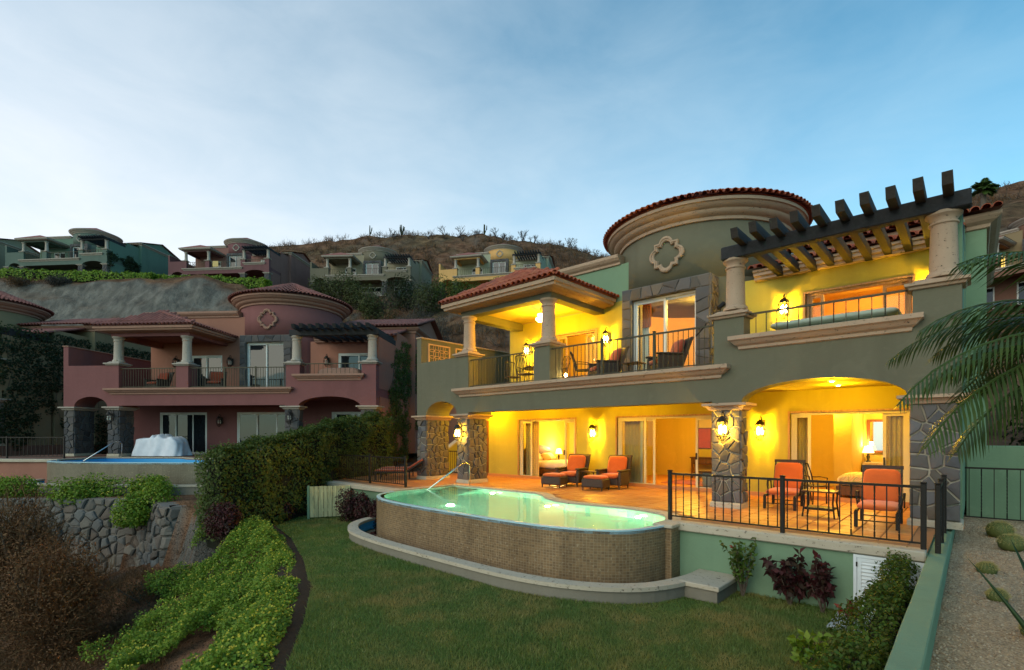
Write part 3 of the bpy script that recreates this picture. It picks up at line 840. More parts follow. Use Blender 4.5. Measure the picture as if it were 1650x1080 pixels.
    lw = MB(); lops = [(-9.52, -6.78, 0, 2.3), (-5.06, -1.7, 0, 2.3), (.27, 2.85, 0, 2.3)]
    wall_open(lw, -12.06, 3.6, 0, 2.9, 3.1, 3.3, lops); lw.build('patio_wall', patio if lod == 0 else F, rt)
    MB().box(-12.06, 3.6, 3.06, 3.098, 0, .11).build('skirting', 'paving' if lod == 0 else F, rt) if lod == 0 else None
    # tower
    tw = MB(); n = 96 if lod == 0 else 48
    tw.lathe([(TR, 3.3), (TR, 6.36)], TC, n, R(-60), R(240)); tw.lathe([(TR, 6.36), (TR, 8.1)], TC, n)
    tw.build('tower_wall', F, rt, smooth=True)
    MB().lathe([(TR - .02, 8.02), (2.78, 8.03), (2.79, 8.06), (2.79, 8.12), (2.84, 8.14), (2.92, 8.18), (2.97, 8.24), (2.98, 8.28), (3.03, 8.30), (3.11, 8.35), (3.15, 8.41), (3.20, 8.43), (3.20, 8.52), (2.9, 8.545)], TC, n).build('tower_cornice', can, rt, smooth=True, angle=28)
    tr = MB().lathe([(3.24, 8.54), (0.02, 9.83)], TC, n).build('tower_roof', 'roof_tile' if lod == 0 else tilem, rt)
    if lod < 2:
        jn = MB(); r = 3.34; row = 0
        sl = Vector((3.24, 1.29)).normalized()
        while r > .3:
            m = max(6, int(2 * PI * r / .205)); rng = random.Random(row)
            for i in range(m):
                a = 2 * PI * (i + .5 * (row % 2)) / m; z = 8.56 + (3.34 - r) * 1.29 / 3.24 + .012 * (row > 0)
                d = Vector((-math.cos(a) * sl.x, -math.sin(a) * sl.x, sl.y)); nn = Vector((math.cos(a) * sl.y, math.sin(a) * sl.y, sl.x))
                deg = (math.degrees(a) + 68 + 180) % 360 - 180
                vis = lod == 0 and row == 0 and abs(deg) < 100
                place_tile((TC[0] + r * math.cos(a), TC[1] + r * math.sin(a), z + rng.uniform(0, .01)), d, nn, tr, None if vis else jn)
            r -= .36; row += 1
        j = jn.build('tile_field', tilem, tr, smooth=True, angle=40); j['kind'] = 'stuff'
    quatrefoil(rt, can)
    # stone surround and door of the tower
    su = MB().box(-4.49, -4.16, 2.45, 3.2, 3.3, 6.0); su.box(-2.06, -1.63, 2.45, 3.6, 3.3, 6.0); su.box(-4.49, -1.63, 2.45, 3.6, 6.0, 6.37)
    so = su.build('door_surround', 'mortar_dark', rt)
    fr_ = lambda a, b, d: (a, 2.45 - d, b)
    jj = lod > 0
    for (a, b, c, d, s) in ((-4.48, -4.16, 3.35, 6.0, 51), (-2.06, -1.64, 3.35, 6.0, 52), (-4.48, -1.64, 6.0, 6.36, 53)):
        stone_face(so, a, b, c, d, fr_, .30, s, jj, gap=.008, depth=(.02, .045))
    if lod == 0: stone_face(so, 2.46, 3.3, 3.35, 6.35, lambda a, b, d: (-1.63 + d, a, b), .30, 54, False, gap=.008, depth=(.02, .045))
    door_panels(rt, -4.16, -2.06, 3.31, 6.0, 2.62, [(-4.10, -3.08), (-3.14, -2.12)], 'glass' if lod == 0 else 'dark_glass', 'white_frame', 'tower_door')
    # pergola
    pg = MB().bbox(-.45, 3.93, -.03, .22, 5.80, 6.10, .02).build('pergola_beam', st.get('beam', 'beam_wood'), rt)
    MB().bbox(3.6, 3.8, .22, 3.1, 5.802, 6.08, .02).build('side_beam', st.get('beam', 'beam_wood'), pg)
    rp = MB().prism([(-.74, 6.225), (-.66, 6.025), (3.08, 6.025), (3.08, 6.225)], 0, .15, 'vz')
    if lod < 2:
        rm = rp.build('rafter', 'rafter_wood' if lod == 0 else 'beam_wood', mesh_only=True)
        for k in range(10):
            o = link('rafter', rm, pg); o.location = (.0 + .3935 * k, (.03, -.02, .04, 0, -.03, .02, 0, .03, -.01, .02)[k], (0, .01, -.008, .006, 0, -.01, .008, 0, .005, 0)[k])
    else:
        rr = MB()
        for k in range(10): rr.add([(x + .3935 * k, y, z) for x, y, z in rp.v], rp.f)
        rr.build('rafters', 'beam_wood', pg)
    # roof behind the pergola, wing roof
    MB().rings(-.6, 3.6, 3.0, 3.25, [(0, 6.02), (.06, 6.03), (.06, 6.10), (.14, 6.12), (.14, 6.20), (.2, 6.22), (.2, 6.28), (0, 6.3)], 'f').build('terrace_cornice', can, rt)
    for (nm, ex0, ex1, ev, ez, tv, tz) in (('terrace_roof', -.7, 3.82, 2.72, 6.29, 5.5, 7.1), ('wing_roof', -.7, 4.5, 5.0, 7.30, 9.3, 8.55)):
        pl = MB().add([(ex0, ev, ez), (ex1, ev, ez), (ex1, tv, tz), (ex0, tv, tz)], [(0, 1, 2, 3)])
        if nm == 'wing_roof': pl.add([(ex0, 13.4, ez), (ex1, 13.4, ez), (ex1, tv, tz), (ex0, tv, tz)], [(3, 2, 1, 0)])
        o = pl.build(nm, tilem, rt)
        if lod < 2:
            jn = MB()
            tile_slope(o, (ex0, ev - .05, ez + .01), (ex1, ev - .05, ez + .01), (0, tv - ev, tz - ez), lambda p: True, 1 if lod == 0 else 0, jn)
            j = jn.build('tile_field', tilem, o, smooth=True, angle=40); j['kind'] = 'stuff'
    wc = MB().rings(-.6, 4.2, 5.5, 13.0, [(0, 6.95), (.06, 6.97), (.08, 7.05), (.2, 7.12), (.28, 7.2), (.28, 7.28), (0, 7.29)], 'fr', False)
    wc.build('wing_cornice', can, rt)
    return rt

STYLE_PINK = dict(front='maroon_stucco', body='salmon_stucco', stone='cantera_dark', tile='roof_tile_faded')
main_villa = villa('villa', 'sage green two-storey villa with brightly lit rooms behind the curved pool', MAIN,
                   dict(front='olive_stucco', body='mint_stucco', patio='patio_stucco', stone='cantera'), 0)
pink_villa = villa('villa', 'dark maroon two-storey villa with round tower and unlit windows, beyond the ivy hedge', PINK, STYLE_PINK, 1)
tan_villa = villa('villa', 'tan villa at the left edge, its side wall overgrown with dark ivy', TAN, dict(front='tan_stucco', body='tan_stucco', stone='cantera_dark', tile='roof_tile_faded'), 1)
HILL = [
    ('sea green villa on the upper terrace, leftmost whole house on the hill', Frame(-60.73, 71.9, -.094, 23.4), dict(front='sea_green_dark', body='sea_green_stucco', stone='cantera_grey')),
    ('plum coloured villa on the upper terrace with a yellow towel on its balcony', Frame(-39.51, 75.16, -.091, 23.2), dict(front='plum_stucco', body='rose_stucco', stone='cantera_grey')),
    ('khaki villa on the hillside with dark bushes below it', Frame(-19.41, 78.56, -.06, 23.2), dict(front='khaki_stucco', body='sand_stucco', stone='cantera_grey')),
    ('apricot orange villa on the hillside above the pavilion roof', Frame(.474, 76.14, -.214, 22.75), dict(front='apricot_stucco', body='sage_pale_stucco', stone='cantera_grey')),
    ('pale yellow villa cut by the left edge beside the sea green one', Frame(-81.5, 70.0, -.10, 23.4), dict(front='sand_stucco', body='sand_stucco', stone='cantera_grey')),
    ('brown villa with one lit window at the right edge below the ridge', Frame(51.4, 46.0, -1.04, 15.0), dict(front='brown_stucco', body='tan_stucco', stone='cantera_grey')),
]
hill_villas = []
for lb, f_, st in HILL:
    st = dict(st, tile='roof_tile_faded'); hill_villas.append(villa('villa', lb, f_, st, 2, 'villas up the hill'))

# unlit doors and windows of the other villas
def unlit_openings(rt, lod):
    g = 'dark_glass'
    door_panels(rt, -9.52, -6.78, 0, 2.3, 3.12, [(-9.46, -8.6), (-8.66, -7.6), (-7.66, -6.84)], g)
    door_panels(rt, -5.06, -1.7, 0, 2.3, 3.12, [(-5.0, -3.9), (-3.96, -2.8), (-2.86, -1.76)], g)
    door_panels(rt, .27, 2.85, 0, 2.3, 3.12, [(.33, 1.6), (1.54, 2.79)], g)
    door_panels(rt, -7.72, -5.9, 3.3, 5.42, 3.12, [(-7.66, -6.8), (-6.86, -5.96)], g)
    door_panels(rt, .64, 2.88, 3.3, 5.45, 3.12, [(.70, 1.8), (1.74, 2.82)], g)
for v_ in (pink_villa, tan_villa): unlit_openings(v_, 1)
for v_ in hill_villas: unlit_openings(v_, 2)
MB().box(-6.85, -5.98, 3.08, 3.11, 3.42, 5.25).build('lit_pane', 'far_window_glow', hill_villas[5])

# ================================================================== terrain
EDGE_Y = [-30, 0, 4, 6.11, 6.83, 7.75, 9.3, 11.36, 13.9, 16.1, 18.5, 30]
EDGE_X = [-2.0, -1.6, -2.1, -2.72, -2.92, -3.17, -3.69, -4.64, -6.02, -7.57, -8.2, -9.0]
WALL_X = [-90, -14, -12.2, -11.2, -9.05, -7.37, -6.9, -6.05, -5.0]
WALL_Y = [18.6, 18.2, 17.6, 16.6, 14.9, 17.7, 21.3, 23.0, 60]
ROWS = [
    (40, [(-200, 2), (-30, 2), (0, 3), (25, 5), (55, 11), (120, 20)]),
    (50, [(-200, 6), (-50, 6), (-20, 7), (0, 8), (30, 10), (55, 14), (120, 28)]),
    (57, [(-200, 10), (-45, 10), (-28, 10.5), (-15, 12), (5, 13), (40, 15), (70, 20), (120, 32)]),
    (66, [(-200, 21), (-70, 21.6), (-45, 21.9), (-32, 20.5), (-18, 17.0), (5, 17), (40, 20), (70, 26), (120, 36)]),
    (72, [(-200, 22.5), (-70, 22.8), (-40, 22.7), (-20, 20.3), (5, 20.5), (40, 25), (80, 33)]),
    (79, [(-200, 22.9), (-60, 23.1), (-20, 22.9), (5, 22.5), (40, 28), (80, 38)]),
    (96, [(-200, 24), (-70, 24.5), (-40, 27), (0, 29), (30, 31), (60, 36), (95, 50), (140, 56)]),
    (130, [(-260, 36), (-131, 39), (-92, 41), (-64, 50), (-37, 52.5), (-7, 53.2), (12, 50.3), (28, 46.3), (75, 44), (112, 45), (131, 60), (170, 66)]),
    (155, [(-260, 32), (-92, 38), (-37, 48), (-7, 49), (28, 42), (75, 41), (131, 58), (170, 64)]),
    (240, [(-400, 18), (0, 28), (400, 34)]), (700, [(-900, 0), (900, 0)])]
def fbm(x, y, s, o=4, seed=0.0):
    return noise.fractal(Vector((x * s + seed, y * s - seed, seed * .37)), 1.0, 2.0, o)
def hill_z(x, y):
    ys = [r[0] for r in ROWS]
    zs = [np.interp(x, [p[0] for p in r[1]], [p[1] for p in r[1]]) for r in ROWS]
    return float(np.interp(y, ys, zs))
def near_z(x, y):
    u, v = MAIN.loc(x, y)
    if u > 3.55: return -.5 + max(0.0, v - 7) * .22
    yw = np.interp(x, WALL_X, WALL_Y); xe = np.interp(y, EDGE_Y, EDGE_X)
    if y > yw: return -.55 + max(0.0, (y - 30)) * .05
    d = xe - x
    off = .35 + 1.6 * min(1, max(0, (y - 12) / 3))
    if d < off: return -1.2
    s = (d - off)
    z = -1.2 - 2.9 * (1 - math.exp(-s * .27))
    if x < -8 and y > 13.5: z = min(z, -2.6) if y < yw - .3 else z
    return z + .18 * fbm(x, y, .8, 4, 3.1) * min(1, s)
def terrain_z(x, y):
    if y <= 28: return near_z(x, y)
    h = hill_z(x, max(y, 40)) + (0 if y < 44 else 1.0) * (fbm(x, y, .09, 5, 1.7) * .9 + fbm(x, y, .45, 4, 5.2) * (.5 if y < 62 or y > 68 else .8))
    if y >= 40: return h
    k = (y - 28) / 12; k = k * k * (3 - 2 * k)
    return near_z(x, 28) * (1 - k) + h * k
xs = np.unique(np.round(np.concatenate([np.arange(-700, -160, 45), np.arange(-160, -48, 2.6), np.arange(-48, -24, 1.0), np.arange(-24, 8, .4), np.arange(8, 40, 1.2), np.arange(40, 170, 2.6), np.arange(170, 701, 45)]), 3))
ys = np.unique(np.round(np.concatenate([np.arange(-80, 0, 8), np.arange(0, 26, .4), np.arange(26, 56, 1.2), np.arange(56, 74, .6), np.arange(74, 160, 1.9), np.arange(160, 721, 28)]), 3))
TV = np.array([(x, y, terrain_z(x, y)) for y in ys for x in xs]); nx_ = len(xs)
ii = np.arange(len(ys) - 1)[:, None] * nx_ + np.arange(nx_ - 1)[None, :]
TQ = np.stack([ii, ii + 1, ii + nx_ + 1, ii + nx_], -1).reshape(-1, 4)
tag(np_mesh('terrain', TV, TQ, mat='hill_ground', smooth=True), kind='structure')

# ================================================================== terrace and pool of a villa
def catmull(pts, n=6):
    out = []; P = [pts[0]] + list(pts) + [pts[-1]]
    for i in range(1, len(P) - 2):
        p0, p1, p2, p3 = P[i - 1], P[i], P[i + 1], P[i + 2]
        for k in range(n):
            t = k / n
            out.append(tuple(.5 * (2 * p1[c] + (p2[c] - p0[c]) * t + (2 * p0[c] - 5 * p1[c] + 4 * p2[c] - p3[c]) * t * t + (3 * p1[c] - p0[c] - 3 * p2[c] + p3[c]) * t ** 3) for c in range(2)))
    return out + [pts[-1]]
def offset(path, d, centre=(-4.7, -2.9)):
    out = []
    for i, p in enumerate(path):
        a, b = path[max(0, i - 1)], path[min(len(path) - 1, i + 1)]
        nx, ny = b[1] - a[1], a[0] - b[0]; l = math.hypot(nx, ny) or 1; nx, ny = nx / l, ny / l
        if nx * (p[0] - centre[0]) + ny * (p[1] - centre[1]) < 0: nx, ny = -nx, -ny
        out.append((p[0] + nx * d, p[1] + ny * d))
    return out
DECK = [(-9.25, -3.05), (-9.25, -.62)] + catmull([(-5.55, -.62), (-5.15, -.86), (-4.55, -1.38), (-3.7, -1.70), (-2.7, -1.62), (-1.7, -1.62), (-.95, -1.95), (-.62, -2.6)], 5)
OUTER = catmull([(-.42, -2.6), (-.45, -3.2), (-.74, -3.95), (-1.5, -4.42), (-2.6, -4.62), (-4.6, -4.62), (-6.3, -4.56), (-7.35, -4.46), (-8.2, -4.26), (-8.85, -3.86), (-9.2, -3.35), (-9.25, -3.05)], 6)
POOL_POLY = DECK + OUTER[:-1]
def in_poly(x, y, poly):
    c = False; n = len(poly)
    for i in range(n):
        (x1, y1), (x2, y2) = poly[i], poly[(i + 1) % n]
        if (y1 > y) != (y2 > y) and x < (x2 - x1) * (y - y1) / (y2 - y1) + x1: c = not c
    return c
def strip(pa, za, pb, zb, uv=False, closed=False):
    """quads between two polylines"""
    n = len(pa); mb = MB().add([(*p, za) for p in pa] + [(*p, zb) for p in pb], [(i, i + 1, n + i + 1, n + i) for i in range(n - 1)]); return mb
def band(pa, pb, z0, z1):
    """solid band between two polylines"""
    n = len(pa); vs = [(*p, z0) for p in pa] + [(*p, z0) for p in pb] + [(*p, z1) for p in pa] + [(*p, z1) for p in pb]; fs = []
    for i in range(n - 1):
        fs += [(i, i + 1, n + i + 1, n + i), (2 * n + i, 3 * n + i, 3 * n + i + 1, 2 * n + i + 1), (i, 2 * n + i, 2 * n + i + 1, i + 1), (n + i, n + i + 1, 3 * n + i + 1, 3 * n + i)]
    fs += [(0, n, 3 * n, 2 * n), (n - 1, 3 * n - 1, 4 * n - 1, 2 * n - 1)]
    return MB().add(vs, fs)
def add_uv(o, path):
    me = o.data; uv = me.uv_layers.new(name='UVMap'); s = [0]
    for i in range(1, len(path)): s.append(s[-1] + math.hypot(path[i][0] - path[i - 1][0], path[i][1] - path[i - 1][1]))
    n = len(path)
    for lp in me.loops:
        v = me.vertices[lp.vertex_index]; uv.data[lp.index].uv = (s[lp.vertex_index % n], v.co.z)

TERR = [(3.45, -2.6), (3.45, 3.1), (-15.6, 3.1), (-15.6, -2.3), (-11.9, -2.8), (-9.25, -2.86)] + DECK[1:]
def terrace(fr, wall_mat, lod, label):
    t = empty('terrace', fr, 0, 0); t['kind'] = 'structure'
    n = len(TERR)
    vs = [(*p, -1.6) for p in TERR] + [(*p, -.03) for p in TERR]
    MB().add(vs, [(i, (i + 1) % n, n + (i + 1) % n, n + i) for i in range(n)]).build('retaining_wall', wall_mat, t)
    MB().add([(*p, -.018) for p in TERR], [tuple(range(n))]).build('bedding', 'grout' if lod == 0 else 'brown_stucco', t)
    MB().bbox(-.60, 3.44, -2.68, -2.34, -.15, .004, .018).build('coping', 'coping_stone', t)
    MB().bbox(-11.9, -9.26, -2.93, -2.55, -.13, .003, .015).build('coping', 'coping_stone', t)
    MB().bbox(-15.7, -11.902, -2.90, -2.5, -.13, .003, .015).build('coping', 'coping_stone', t)
    band(DECK, offset(DECK, .30), -.07, .006).build('pool_coping', 'coping_stone', t)
    if lod: return t
    tm = MB().bbox(-.19, .19, -.19, .19, -.02, 0, .006).build('paving_tile', 'paving', mesh_only=True)
    cand = []
    for i in range(-40, 10):
        for j in range(-7, 8):
            u, v = i * .4 + .2, j * .4 + .15
            if not (-15.4 < u < 3.4 and -2.2 < v < 3.05): continue
            if u < -9.2 and v < -2.2 + .0: continue
            if not in_poly(u, v, TERR): continue
            dmin = min(math.hypot(u - a, v - b) for a, b in offset(DECK, .1))
            if dmin < .30 and v < -.3: continue
            if any(a - .2 < u < b + .2 and c - .2 < v < d + .2 for a, b, c, d in ((-.69, 0, 0, .45), (-9.75, -9.15, 0, .95), (-12.06, -11.5, 0, 1.15), (3.03, 3.8, 0, .6))): pass
            w = fr.w(u, v); cand.append((w[0] ** 2 + w[1] ** 2, u, v))
    cand.sort(); rng = random.Random(8); rest = MB()
    for k, (_, u, v) in enumerate(cand):
        if k < 300:
            o = link('paving_tile', tm, t); o.location = (u, v, rng.uniform(-.002, .002)); o.rotation_euler = (rng.uniform(-.003, .003), rng.uniform(-.003, .003), rng.choice((0, PI / 2, PI)))
        else: rest.bbox(u - .19, u + .19, v - .19, v + .19, -.02, 0, .006)
    if rest.v: rest.build('paving_field', 'paving', t)['kind'] = 'stuff'
    return t
def pool(fr, label, lit, lod):
    p = thing('swimming_pool', label, 'pool', fr, -4.7, -2.8, 0)
    p.location = fr.w(0, 0)
    inn = offset(OUTER, -.2)
    path = OUTER
    o = strip(path, -.05, path, -1.3).build('mosaic_wall', 'mosaic' if lod == 0 else 'mosaic_plain', p, smooth=True); add_uv(o, path)
    if lod == 0:
        c = MB().box(-.60, -.30, -2.98, -2.602, -1.2, -.07).build('corner_pier', 'mosaic', p)
        uvl = c.data.uv_layers.new(name='UVMap')
        for lp in c.data.loops:
            q = c.data.vertices[lp.vertex_index].co; uvl.data[lp.index].uv = (q.x + q.y, q.z)
        MB().bbox(-.66, -.26, -3.04, -2.58, -.07, .0, .012).build('pier_cap', 'coping_stone', p)
    band(path, offset(path, -.10), -.10, -.020).build('rim', 'rim_tile', p)
    plast = 'pool_plaster' if lit else 'pool_plaster_blue'
    strip(inn, -.1, inn, -1.1).build('basin_wall', plast, p, smooth=True)
    dk = offset(DECK, -.004); strip(dk, -.07, dk, -1.1).build('deck_side_wall', plast, p, smooth=True)
    MB().add([(*q, -1.1) for q in POOL_POLY], [tuple(range(len(POOL_POLY)))]).build('basin_floor', plast, p)
    st_ = MB()
    for k in range(3): st_.bbox(-9.2, -7.9, -.64 - .34 * (k + 1), -.64 - .34 * k + .01, -1.1, -.32 - .26 * k, .02)
    st_.build('pool_step', plast, p)
    wp = [(*q, -.028 if lit else -.62) for q in POOL_POLY]
    if sum(wp[i - 1][0] * wp[i][1] - wp[i][0] * wp[i - 1][1] for i in range(len(wp))) < 0: wp.reverse()
    MB().add(wp, [tuple(range(len(wp)))]).build('water', 'water', p)
    a, b, c, d = offset(path, .50), offset(path, .78), offset(path, .54), offset(path, .74)
    band(a, b, -.91, -.84).build('trough_coping', 'coping_stone', p)
    band(c, d, -1.4, -.911).build('trough_wall', 'concrete', p)
    strip(offset(path, .0), -1.10, offset(path, .55), -1.10).build('trough_floor', 'pool_plaster_blue', p)
    strip(offset(path, .53), -.911, offset(path, .535), -1.10).build('trough_lining', 'pool_plaster_blue', p)
    strip(offset(path, .53), -1.05, offset(path, .002), -1.05).build('trough_water', 'water_still', p)
    MB().bbox(.12, .82, -3.62, -2.62, -.915, -.832, .012).build('trough_slab', 'coping_stone', p)
    MB().box(.14, .78, -3.58, -2.62, -1.4, -.921).build('trough_box', 'concrete', p)
    hr = [(-8.62, -.42, 0), (-8.62, -.42, .62), (-8.63, -.47, .73), (-8.65, -.60, .78), (-8.67, -.76, .74), (-8.9, -2.15, -.12)]
    hp = catmull([(x, z) for x, y, z in hr], 4)
    MB().tube([Vector(hr[0]), Vector(hr[1]), Vector(hr[2]), Vector(hr[3]), Vector(hr[4]), Vector(hr[5])], .022, 10).build('handrail', 'steel', p, smooth=True)
    if lit:
        for u, v, du, dv in ((-7.0, -.66, 0, -1), (-1.55, -1.72, .15, -1), (-4.0, -1.72, -.1, -1)):
            MB().cyl((u, v + .0, -.5), (u + du * .03, v - .04, -.5), .10, .09, 16).build('underwater_lamp', 'pool_lens', p)
            add_light(p, (u + du * .3, v - .32, -.45), 27, (0.95, 1.0, 0.60), .06)
        MB().cyl((-6.4, -3.2, -1.10), (-6.4, -3.2, -1.07), .09, .08, 18).build('underwater_lamp', 'pool_lens', p)  # added floor disc carrying an extra fill light for the water, no known lamp
        add_light(p, (-6.4, -3.2, -.95), 22, (0.62, 1.0, 0.66), .1)
    return p
terrace(MAIN, 'mint_stucco', 0, '')
pool(MAIN, 'lit turquoise infinity pool with curved mosaic wall in front of the green villa', True, 0)
terrace(PINK, 'salmon_stucco', 1, '')
pool(PINK, 'unlit blue infinity pool in front of the maroon villa', False, 1)
fl = MB().box(-15, 3.8, -3, 8, -1.6, -.01).build('paved_yard', 'brown_stucco'); fl.location = TAN.w(0, 0); fl.rotation_euler = (0, 0, TAN.th); fl['kind'] = 'structure'

# lawn
def px(x, y, z=-1.12):
    d = 820 * (1.7 - z) / (y - 701.5); return ((x - 825) / 820 * d, d)
LAWN = [(-1.2, -4)] + [(-1.3, 1.0), (-1.75, 3.0)] + [px(460, 1080), px(475, 1040), px(490, 1000), px(500, 950), px(490, 905), px(470, 868), px(440, 846), px(425, 842)]
LAWN += [MAIN.w(-13.3, -4.2)[:2], MAIN.w(-13.0, -2.6)[:2], MAIN.w(3.44, -2.55)[:2], MAIN.w(3.44, -14.5)[:2]]
tag(MB().add([(*p, -1.12) for p in LAWN], [tuple(range(len(LAWN)))]).build('lawn', 'lawn_soil'), kind='structure')

# garden wall on the right, gravel bed
gw = MB(); rng = random.Random(3); N = 40
top = []
for i in range(N + 1):
    v = -13.0 + i * (15.2 / N); top.append((v, -.05 + rng.uniform(-.003, .003)))
vs, fs = [], []
for v, z in top:
    a, b = 3.45 + rng.uniform(-.002, .002), 3.665 + rng.uniform(-.002, .002)
    vs += [(a, v, -1.5), (a, v, z - .012), (a + .014, v, z), (b - .012, v, z), (b, v, z - .012), (b, v, -1.5)]
for i in range(N):
    for k in range(5): fs.append((i * 6 + k, i * 6 + k + 1, i * 6 + 7 + k, i * 6 + 6 + k))
fs += [tuple(range(6)), tuple(reversed(range(N * 6, N * 6 + 6)))]
o = tag(gw.add(vs, fs).build('garden_wall', 'mint_stucco'), 'low mint green garden wall running toward the terrace beside the gravel', 'wall')
o.location = MAIN.w(0, 0); o.rotation_euler = (0, 0, MAIN.th)
gn = 60; gv = []
for j in range(gn + 1):
    for i in range(31):
        u, v = 3.66 + i * .25, -13.5 + j * .31; gv.append((*MAIN.w(u, v)[:2], -.30 + .03 * fbm(u, v, .9, 3, 2.0)))
gi = np.arange(gn)[:, None] * 31 + np.arange(30)[None, :]
tag(np_mesh('gravel_bed', gv, np.stack([gi, gi + 1, gi + 32, gi + 31], -1).reshape(-1, 4), mat='gravel', smooth=True), kind='structure')
bw = tag(MB().bbox(3.82, 9.5, 4.7, 4.9, -.5, 1.45, .02).build('boundary_wall', 'mint_stucco'), 'mint green boundary wall behind the iron gate at the right', 'wall')
bw.location = MAIN.w(0, 0); bw.rotation_euler = (0, 0, MAIN.th)
# little wall, stairs and brown wall seen through the left arch
stw = thing('stairway', 'stone stairway with stepped parapet seen through the small left arch', 'stairs', MAIN, 0, 0)
for k in range(7): MB().bbox(-13.75 - .02 * k, -12.35, 3.2 + k * .3, 3.5 + k * .3 + .3 * (6 - k), .0 + k * .17, .17 + k * .17, .01).build('step', 'coping_stone', stw)
MB().prism([(2.9, 0), (2.9, .95), (5.4, 2.35), (5.4, 0)], -13.98, -13.77, 'vz').build('parapet', 'patio_stucco', stw)
MB().prism([(2.84, .95), (2.84, 1.02), (5.4, 2.45), (5.4, 2.35)], -14.02, -13.73, 'vz').build('parapet_cap', 'coping_stone', stw)
o = tag(MB().box(-18.5, -12.07, 5.8, 6.0, -1, 3.3).build('side_wall', 'brown_stucco'), 'dark brown wall behind the stairway past the left arch', 'wall')
o.location = MAIN.w(0, 0); o.rotation_euler = (0, 0, MAIN.th)

# railings and gates
def rail_thing(fr, label, p0, p1, z0, z1, sp, posts, lod=0, foot=0.0, name='iron_railing', cat='railing', mat='iron'):
    t = thing(name, label, cat, fr, 0, 0)
    railing_part(t, p0, p1, z0, z1, sp, lod, mat, posts, 'rail', foot); return t
rail_thing(MAIN, 'black iron railing along the front of the right terrace, before the orange recliners', (-.60, -2.46), (3.42, -2.46), .09, .93, .152, (0.008, .52, .995))
rail_thing(MAIN, 'short black iron railing on the garden wall, seen end on', (3.56, -2.4), (3.56, -.2), .06, .92, .152, (.02, .48, .98), foot=-.06)
rail_thing(MAIN, 'black iron railing around the left terrace before the sun loungers', (-9.72, -2.2), (-15.2, -2.2), .09, .95, .125, (.01, .39, .99))
rail_thing(MAIN, 'black iron railing at the back of the left terrace beside the stone pillar', (-15.2, 2.6), (-12.2, 2.6), .09, 1.0, .125, (.01, .5, .99))
rail_thing(MAIN, 'black iron side gate on the gravel before the mint wall', (3.66, 4.0), (4.95, 4.0), -.22, .93, .2, (.02, .98), foot=-.3, name='iron_gate', cat='gate')
rail_thing(PINK, 'black iron railing along the left part of the maroon villa terrace', (-9.72, -2.2), (-15.4, -2.2), .09, .95, .2, (.01, .5, .99), 1)

# louvred utility door in the terrace wall
ld = thing('louvered_door', 'white louvred double utility door in the mint terrace wall', 'door', MAIN, 0, -2.6)
f = MB(); frame_mb(f, 2.55, 3.43, -1.1, -.165, -.05, .045, .06); f.build('frame', 'white_paint', ld)
for a, b in ((2.60, 3.07), (3.09, 3.40)):
    f = MB(); frame_mb(f, a, b, -1.06, -.215, -.045, .055, .035); lf = f.build('door_leaf', 'white_paint', ld)
    sl = MB().obox((0, -.012, -.022), (0, .014, .022), b - a - .11, .008, (1, 0, 0))
    sl = MB().add([(-(b - a) / 2 + .055, -.016, -.026), ((b - a) / 2 - .055, -.016, -.026), ((b - a) / 2 - .055, .012, .026), (-(b - a) / 2 + .055, .012, .026),
                   (-(b - a) / 2 + .055, -.010, -.030), ((b - a) / 2 - .055, -.010, -.030), ((b - a) / 2 - .055, .018, .022), (-(b - a) / 2 + .055, .018, .022)],
                  [(0, 1, 2, 3), (7, 6, 5, 4), (0, 4, 5, 1), (3, 2, 6, 7)]).build('slat', 'white_paint', mesh_only=True)
    for k in range(13):
        s_ = link('slat', sl, lf); s_.location = ((a + b) / 2, -.03, -.285 - k * .056)
for z in (-.35, -.9): MB().box(2.585, 2.605, -.06, -.045, z, z + .07).build('hinge', 'iron', ld)
tag(MB().bbox(2.35, 3.42, -3.55, -2.62, -1.2, -1.085, .015).build('door_slab', 'grey_slab'), kind='structure')
o = bpy.data.objects['door_slab']; o.location = MAIN.w(0, 0); o.rotation_euler = (0, 0, MAIN.th)
# open board gate at the left
bg = thing('board_gate', 'open wooden board gate lit yellow below the left terrace', 'gate', MAIN, -12.55, -4.1, -1.12, R(62))
for k in range(9): MB().bbox(.02 + k * .145, .155 + k * .145, -.02, .02, .06, 1.10, .006).build('board', 'gate_wood', bg)
MB().bbox(-.06, .02, -.05, .05, 0, 1.13, .01).build('gate_post', 'mint_stucco', bg)
for z in (.25, .9): MB().box(.02, 1.32, .021, .05, z, z + .09).build('crossbar', 'gate_wood', bg)

# rubble retaining wall below the maroon villa's garden
RW = [(-24, 18.35), (-14.2, 18.15), (-12.9, 17.85), (-12.2, 17.35), (-11.6, 16.75), (-11.15, 16.15), (-10.75, 15.95), (-10.35, 16.25), (-10.1, 16.9)]
rw = tag(bpy.data.objects.new('rubble_wall', None), 'rough rubble stone retaining wall below the garden of the maroon villa', 'wall'); col.objects.link(rw)
core = MB(); path = RW; lens = [0]
for i in range(1, len(RW)): lens.append(lens[-1] + math.dist(RW[i], RW[i - 1]))
def rw_pt(s, z, d):
    s = min(max(s, 0), lens[-1]); i = max(k for k in range(len(lens) - 1) if lens[k] <= s or k == 0)
    k = (s - lens[i]) / (lens[i + 1] - lens[i]); a, b = Vector(RW[i]), Vector(RW[i + 1])
    # smooth normal
    tn = (b - a).normalized(); nrm = Vector((tn.y, -tn.x))
    if i + 2 < len(RW):
        t2 = (Vector(RW[i + 2]) - b).normalized(); nrm = nrm.lerp(Vector((t2.y, -t2.x)), max(0, k - .5)).normalized()
    if i < 4 and nrm.y > 0.4: nrm = -nrm
    p = a.lerp(b, k) + nrm * (d + .10 * (-.55 - z)); return (p.x, p.y, z)
S = np.linspace(0, lens[-1], 40)
